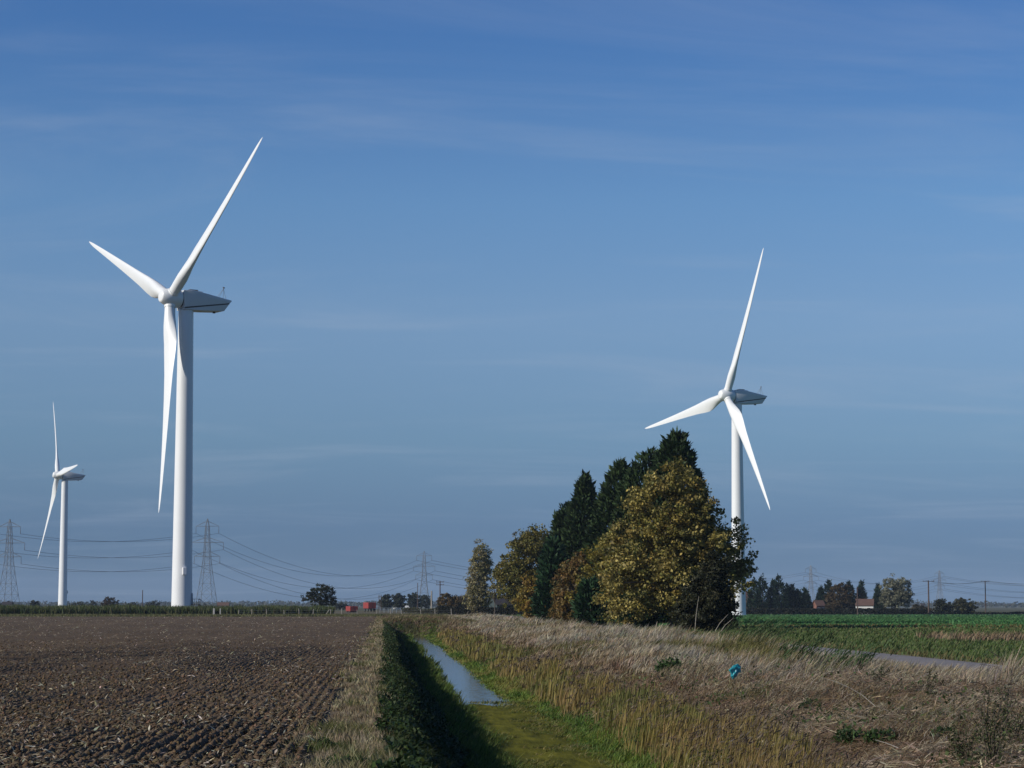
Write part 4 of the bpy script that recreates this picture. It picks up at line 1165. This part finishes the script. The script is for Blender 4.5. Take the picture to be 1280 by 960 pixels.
# top of the bank: long blond grass bent over by the wind
BLO = [(.40, .34, .235), (.35, .295, .20), (.45, .385, .285)]; GRY = [(.30, .275, .215), (.25, .23, .175), (.35, .32, .25)]
n = 21000
X, Y = scatter(n, 7.6, 14.1, 22, 340, 1.4)
pv = fbm(X * .55, Y * .13 + 30, 3); pg = fbm(X * .35 + 50, Y * .10, 4)
gap = sstep(44, 51, Y) * (1 - sstep(68, 78, Y))
low = (1 - sstep(46, 62, Y)) * (1 - sstep(11.4, 12.6, X))
ridge = sstep(11.3, 13, X)
hh = (.18 + .34 * RNG.random(n) ** 1.2) * (.35 + 1.1 * pv) * (1 + ridge * (.85 - 1.12 * gap)) * (1 - .45 * low)
c1 = choose(pg, (.36, .52, .62, .70), (TAN, BLO, GRY, TAN, OLV))
nearm = (Y < 62) & (RNG.random(n) < .5); c1[nearm] = palette(int(nearm.sum()), GRY + TAN, .15)
tufts('blond_grass', 'long blond windblown grass on top of the right bank', X, Y, 6, .08, hh, .006, RNG.normal(-.25, .45, n) + low * RNG.normal(0, .9, n), .35 + .65 * RNG.random(n) + .5 * low, c1 * .5, c1, jaz=.5)

# near foreground: matted dead reed litter
n = 60000
X, Y = scatter(n, 5.0, 13.0, 21, 66, 1.6)
an = RNG.normal(.2, .9, n)
pv = fbm(X * .9, Y * .5, 3)
D_ = np.stack([np.cos(an), np.sin(an), .35 * RNG.normal(size=n)], -1)
P = root(X, Y); P[:, 2] += .02 + .22 * RNG.random(n) ** 1.5 * (.2 + 1.2 * np.clip(pv - .25, 0, 1))
ln = .08 + .34 * RNG.random(n) ** 2.2
tone = fbm(X * .7 + 3, Y * .35, 3)
cl = choose(tone, (.40, .6), ([(.15, .10, .06), (.11, .075, .045)], [(.22, .155, .095), (.27, .20, .13), (.17, .12, .075)], [(.33, .27, .19), (.26, .21, .14)]))
cl *= (1 + .25 * RNG.normal(size=(n, 1)))
o = card_obj('reed_litter', cards(P, D_, unit(n) * .8 + np.array([0, 0, 1]), ln, np.maximum(.008 + .014 * RNG.random(n), Y * .0003)), np.clip(cl, .01, 1), M['blade'])
tag(o, 'matted pinkish brown dead reed litter on the near bank', 'litter', kind='stuff')
# small broad-leaved herbs growing through it
n = 9000
X, Y = scatter(n, 5.2, 11.5, 22, 75, 1.5)
k = fbm(X * .8 + 31, Y * .4, 3) > .62; X, Y = X[k], Y[k]; n = len(X)
P = root(X, Y); P[:, 2] += .05 + .2 * RNG.random(n)
s = .05 + .06 * RNG.random(n)
o = card_obj('bank_herbs', cards(P, unit(n), unit(n) * .7 + np.array([0, 0, 1]), s, s * .6), palette(n, [(.035, .06, .016), (.05, .08, .022), (.07, .095, .03)]), M['leaf'])
tag(o, 'low green herbs coming up through the dead litter', 'weeds', kind='stuff')

# verge beyond the lane and the green crop
n = 60000
X, Y = scatter(n, 17.6, 60, 62, 172, 1.3)
k = X < 17.5 + .26 * Y; X, Y = X[k], Y[k]; n = len(X)
dry = (np.exp(-((Y - 112 - .2 * (X - 30)) / 7) ** 2) * sstep(26, 29, X) > .35) & (RNG.random(n) < .8)
c0 = palette(n, [(.045, .07, .018), (.06, .085, .022)]); c1 = palette(n, [(.07, .11, .03), (.09, .13, .035), (.06, .10, .028), (.15, .14, .06)])
edge_ = ((X < 18.6 + .012 * (Y - 60) + .5 * RNG.random(n)) | ((Y > 176) | ((Y > 158) & (Y < 164) & (RNG.random(n) < .5)))) & (RNG.random(n) < .6)
c1[edge_] = palette(int(edge_.sum()), [(.17, .14, .06), (.13, .115, .045)]); c0[edge_] = c1[edge_] * .7
c1[dry] = palette(dry.sum(), [(.27, .20, .12), (.21, .15, .09), (.15, .11, .065)]); c0[dry] = c1[dry] * .7
hh = .07 + .16 * RNG.random(n); hh[dry] = .2 + .35 * RNG.random(dry.sum())
o = blades('verge_grass', root(X, Y), hh, wid(.02, Y) * 1.5, RNG.normal(0, 1, n), .3 + .5 * RNG.random(n), c0, c1)
tag(o, 'green verge and tussocks between lane and crop field', 'grass', kind='stuff')
n = 60000
X0 = RNG.random(n); Y = ysamp(n, 171, 686, 1.4); X = 24 + X0 * (.30 * Y)
rowx = np.round(X / .5) * .5; X = np.where(Y < 330, rowx + .08 * RNG.normal(size=n), X)
pv = fbm(X * .05, Y * .02, 3)
c1 = palette(n, [(.055, .150, .048), (.070, .18, .058), (.045, .13, .040), (.10, .19, .062)]) * (.75 + .5 * pv)[:, None]
he = (Y < 185 + 6 * pv) & (RNG.random(n) < .65); c1[he] = palette(int(he.sum()), [(.16, .125, .05), (.12, .11, .04)])
o = blades('crop_leaves', root(X, Y), .12 + .20 * RNG.random(n), np.maximum(.10, Y * .0007), RNG.random(n) * 6.3, .5 + .6 * RNG.random(n), c1 * .8, c1)
tag(o, 'rows of bright green young crop on the flat right-hand field', 'crop', kind='stuff')

# ------------------------------------------------------------------ individual plants on the near bank
def reed_clump(x, y, label, n, h, r, lean, pal, wl=.022, name='reed_clump'):
    z = tz(x, y); t = empty(name, (x, y, z), label, 'reeds')
    P = np.stack([r * RNG.normal(size=n), r * RNG.normal(size=n), np.zeros(n) - .03], -1)
    hh = h * (.6 + .5 * RNG.random(n))
    blades('stems', P, hh, np.full(n, wl * .6), RNG.normal(-.2, .35, n), lean * (.6 + .8 * RNG.random(n)), palette(n, [(.22, .18, .09), (.17, .15, .06)]), palette(n, pal), S=4, parent=t)
    m = n * 4; i = RNG.integers(0, n, m); f = .35 + .6 * RNG.random(m)
    Pl = P[i].copy(); ln = lean; Pl[:, 0] += ln * hh[i] * f ** 1.7; Pl[:, 2] += hh[i] * f * (1 - .28 * min(ln, 1.6) * f)
    blades('leaves', Pl, .18 + .22 * RNG.random(m), np.full(m, wl), RNG.normal(-.2, .6, m), .9 + .6 * RNG.random(m), palette(m, pal), palette(m, pal), S=3, parent=t)
    return t
DG = [(.035, .07, .026), (.05, .09, .032), (.075, .11, .04)]
def bankpt(px, py, z=0.0):
    """where the sight line to a photo pixel meets height z (plan position)"""
    D = (EYE - z) * FPX / (py - 757) * 1.0
    return at(px, D)
for px, py, lab, n, h, r in ((922, 815, 'tall dark green reed clump bent right beside the lane gap', 34, 1.35, .35), (948, 812, 'dark green reeds at lane edge right of taller clump', 22, 1.25, .3), (985, 838, 'green reed clump leaning right in front of the lane', 30, 1.1, .3), (1040, 846, 'leafy reeds arched low across the lane edge', 24, .8, .35)):
    x, y = bankpt(px, py); reed_clump(x, y, lab, int(n * 1.6), h * 1.15, r * 1.2, .75, DG, .034)
for px, py, lab, n, h, r, hgt in ((838, 850, 'green nettle clump on slope between blond grass and reeds', 420, .40, .5, .13), (1100, 905, 'low green leafy weeds trailing down the litter', 260, .18, .35, .09), (1075, 925, 'green dock clump in dead reed litter', 180, .15, .28, .10),
                              (1178, 908, 'small bright green weed tuft beside tall leafy weed', 180, .14, .22, .08), (1012, 875, 'small green weed tuft uphill of the teal bag', 150, .14, .22, .08), (1060, 900, 'green weed patch at the foot of broken reed stalks', 240, .24, .3, .09), (1140, 950, 'low dark green weeds at the bottom of litter slope', 240, .16, .35, .08), (790, 925, 'dark green weed clump among yellow reeds at ditch edge', 160, .20, .25, .08)):
    zz_ = -.1
    if px < 850: zz_ = -.45
    if px == 790: zz_ = -1.0
    x, y = bankpt(px, py, zz_)
    weed(px, 0, lab, r, h, n, hgt, GRN if px != 1236 else [(.035, .05, .02), (.05, .065, .025), (.06, .055, .025)], x=x, y=y, up=.9, stalk=9 if px == 1236 else 4)
def tall_weed(x, y, label, h, r, nst, pal):
    t = empty('tall_weed', (x, y, tz(x, y)), label, 'weed')
    b = MB(); P = []; Dv_ = []
    for k in range(nst):
        a = random.random() * 6.3; q = r * random.random() ** .5; hh_ = h * random.uniform(.6, 1.05)
        tip = Vector((q * math.cos(a) + .1 * h, q * math.sin(a), hh_)); mid = tip * .5 + Vector((-.05, 0, .04))
        b.tube([(0, 0, -.05), mid, tip], [.008, .006, .003], 4)
        for i in range(85):
            f = random.uniform(.12, 1.0); c = (mid * (f / .5) if f < .5 else mid.lerp(tip, (f - .5) / .5))
            w = .09 * (1.1 - f); P.append((c.x + random.gauss(0, w), c.y + random.gauss(0, w), c.z + random.gauss(0, .02))); Dv_.append((random.gauss(0, 1), random.gauss(0, 1), random.gauss(.5, .6)))
    b.build('stems', M['bark'], t)
    P = np.array(P); n_ = len(P); s_ = .02 + .038 * RNG.random(n_)
    card_obj('leaves', cards(P, np.array(Dv_), unit(n_) + np.array([0, 0, .6]), s_, s_ * .42), palette(n_, pal), M['leaf'], t)
WD = [(.045, .06, .022), (.06, .075, .028), (.08, .075, .035), (.035, .05, .018)]
for px, py, lab, h, r, k in ((1236, 935, 'tall dark leafy weed standing among grey grass', 1.05, .28, 12), (1262, 925, 'shorter brownish weed beside the tall dark leafy one', .75, .3, 9), (1205, 930, 'low olive weed left of the tall dark leafy one', .55, .3, 9), (1160, 880, 'thin dark weed spike leaning over grey grass', .6, .12, 4), (1098, 865, 'dark weed between bleached stalks', .45, .2, 5)):
    x, y = bankpt(px, py, -.1); tall_weed(x, y, lab, h, r, k, WD)
# broken bleached reed stalks
for px, py, a, L_, up, lab in ((1092, 872, 2.3, .55, .3, 'bleached broken reed stalk leaning over green weeds'), (1145, 852, .2, .7, .2, 'long bleached reed stalk lying towards the lane'), (1060, 856, 2.7, .6, .2, 'short bleached reed stalk beside the leaning one'), (1180, 850, .4, .7, .2, 'bleached reed stalk end in grey grass'), (1120, 896, 2.5, .35, .10, 'bleached reed stalk fallen in brown litter')):
    x, y = bankpt(px, py, .1)
    z = tz(x, y)
    o = MB().tube([(0, 0, .12), (math.cos(a) * L_ * .5, math.sin(a) * .2, .12 + up * .6), (math.cos(a) * L_, math.sin(a) * .4, .12 + up)], [.007, .006, .003], 5).build('reed_stalk', M['strawstalk'] if 'strawstalk' in M else M['oldwood'], loc=(x, y, z))
    tag(o, lab, 'stalk')
# dead twigs poking from the bank top at the right
x, y = bankpt(1262, 838, .3)
b = MB()
for k in range(7):
    a = random.uniform(-.6, .9); L_ = random.uniform(.4, .9)
    p1 = (math.cos(a) * L_ * (1 if k % 2 else -1), random.uniform(-.2, .2), .25 + math.sin(a) * L_ * .5 + .2)
    b.tube([(0, 0, -.05), (p1[0] * .4, p1[1], p1[2] * .6 + .1), p1], [.014, .010, .004], 5)
o = b.build('dead_branch', M['bark'], loc=(x, y, tz(x, y)))
tag(o, 'dark dead branch sticking out of grey grass near tall weed', 'branch')
# teal plastic bag caught in the grass
x, y = bankpt(918, 862, -.28)
import bmesh
bm = bmesh.new(); bmesh.ops.create_icosphere(bm, subdivisions=3, radius=1)
for v in bm.verts:
    q = v.co.copy(); nz = math.sin(q.x * 7 + 1) * math.cos(q.z * 6) * .22 + math.sin(q.y * 9 + q.z * 5) * .16
    v.co = Vector((q.x * (.085 + .05 * (q.z > 0)) * (1 + nz), q.y * .06 * (1 + nz), q.z * .17 * (1 + nz * .5) + .03 * q.x))
me = bpy.data.meshes.new('plastic_bag'); bm.to_mesh(me); bm.free()
o = link('plastic_bag', me, M['teal'], None, (x, y, tz(x, y) + .42)); o.rotation_euler = (0, .35, .3)
tag(o, 'crumpled teal plastic bag caught in the bank grass', 'plastic bag')
# fallen bare sticks at the foot of the evergreen shrub
for px, a, L_, lab in ((868, 1.45, 2.3, 'thin pale bare stem rising in front of evergreen shrub'), (892, .9, 1.5, 'pale stick leaning right against the evergreen shrub foot'), (899, .8, 1.3, 'second pale stick propped under the evergreen shrub')):
    x, y = at(px, 142)
    o = MB().tube([(0, 0, -.05), (math.cos(a) * L_ * .4, 0, math.sin(a) * L_ * .5), (math.cos(a) * L_, 0, math.sin(a) * L_)], [.022, .018, .008], 5).build('bare_stick', M['palebark'], loc=(x, y, tz(x, y)))
    tag(o, lab, 'stick')

# ------------------------------------------------------------------ the air
HAZE = 6.5e-5
if HAZE > 0:
    hz_ = MB().box((0, 3500, 58), (16000, 13000, 122)).build('haze', None)
    m, N, L, out = new_mat('hazy_air')
    pv_ = N.new('ShaderNodeVolumePrincipled')
    pv_.inputs['Color'].default_value = (.62, .78, 1.0, 1); pv_.inputs['Density'].default_value = HAZE
    pv_.inputs['Anisotropy'].default_value = .0
    L.new(pv_.outputs[0], out.inputs['Volume'])
    hz_.data.materials.append(m)
    tag(hz_, 'thin blue autumn haze over the flat land', 'haze', kind='stuff')
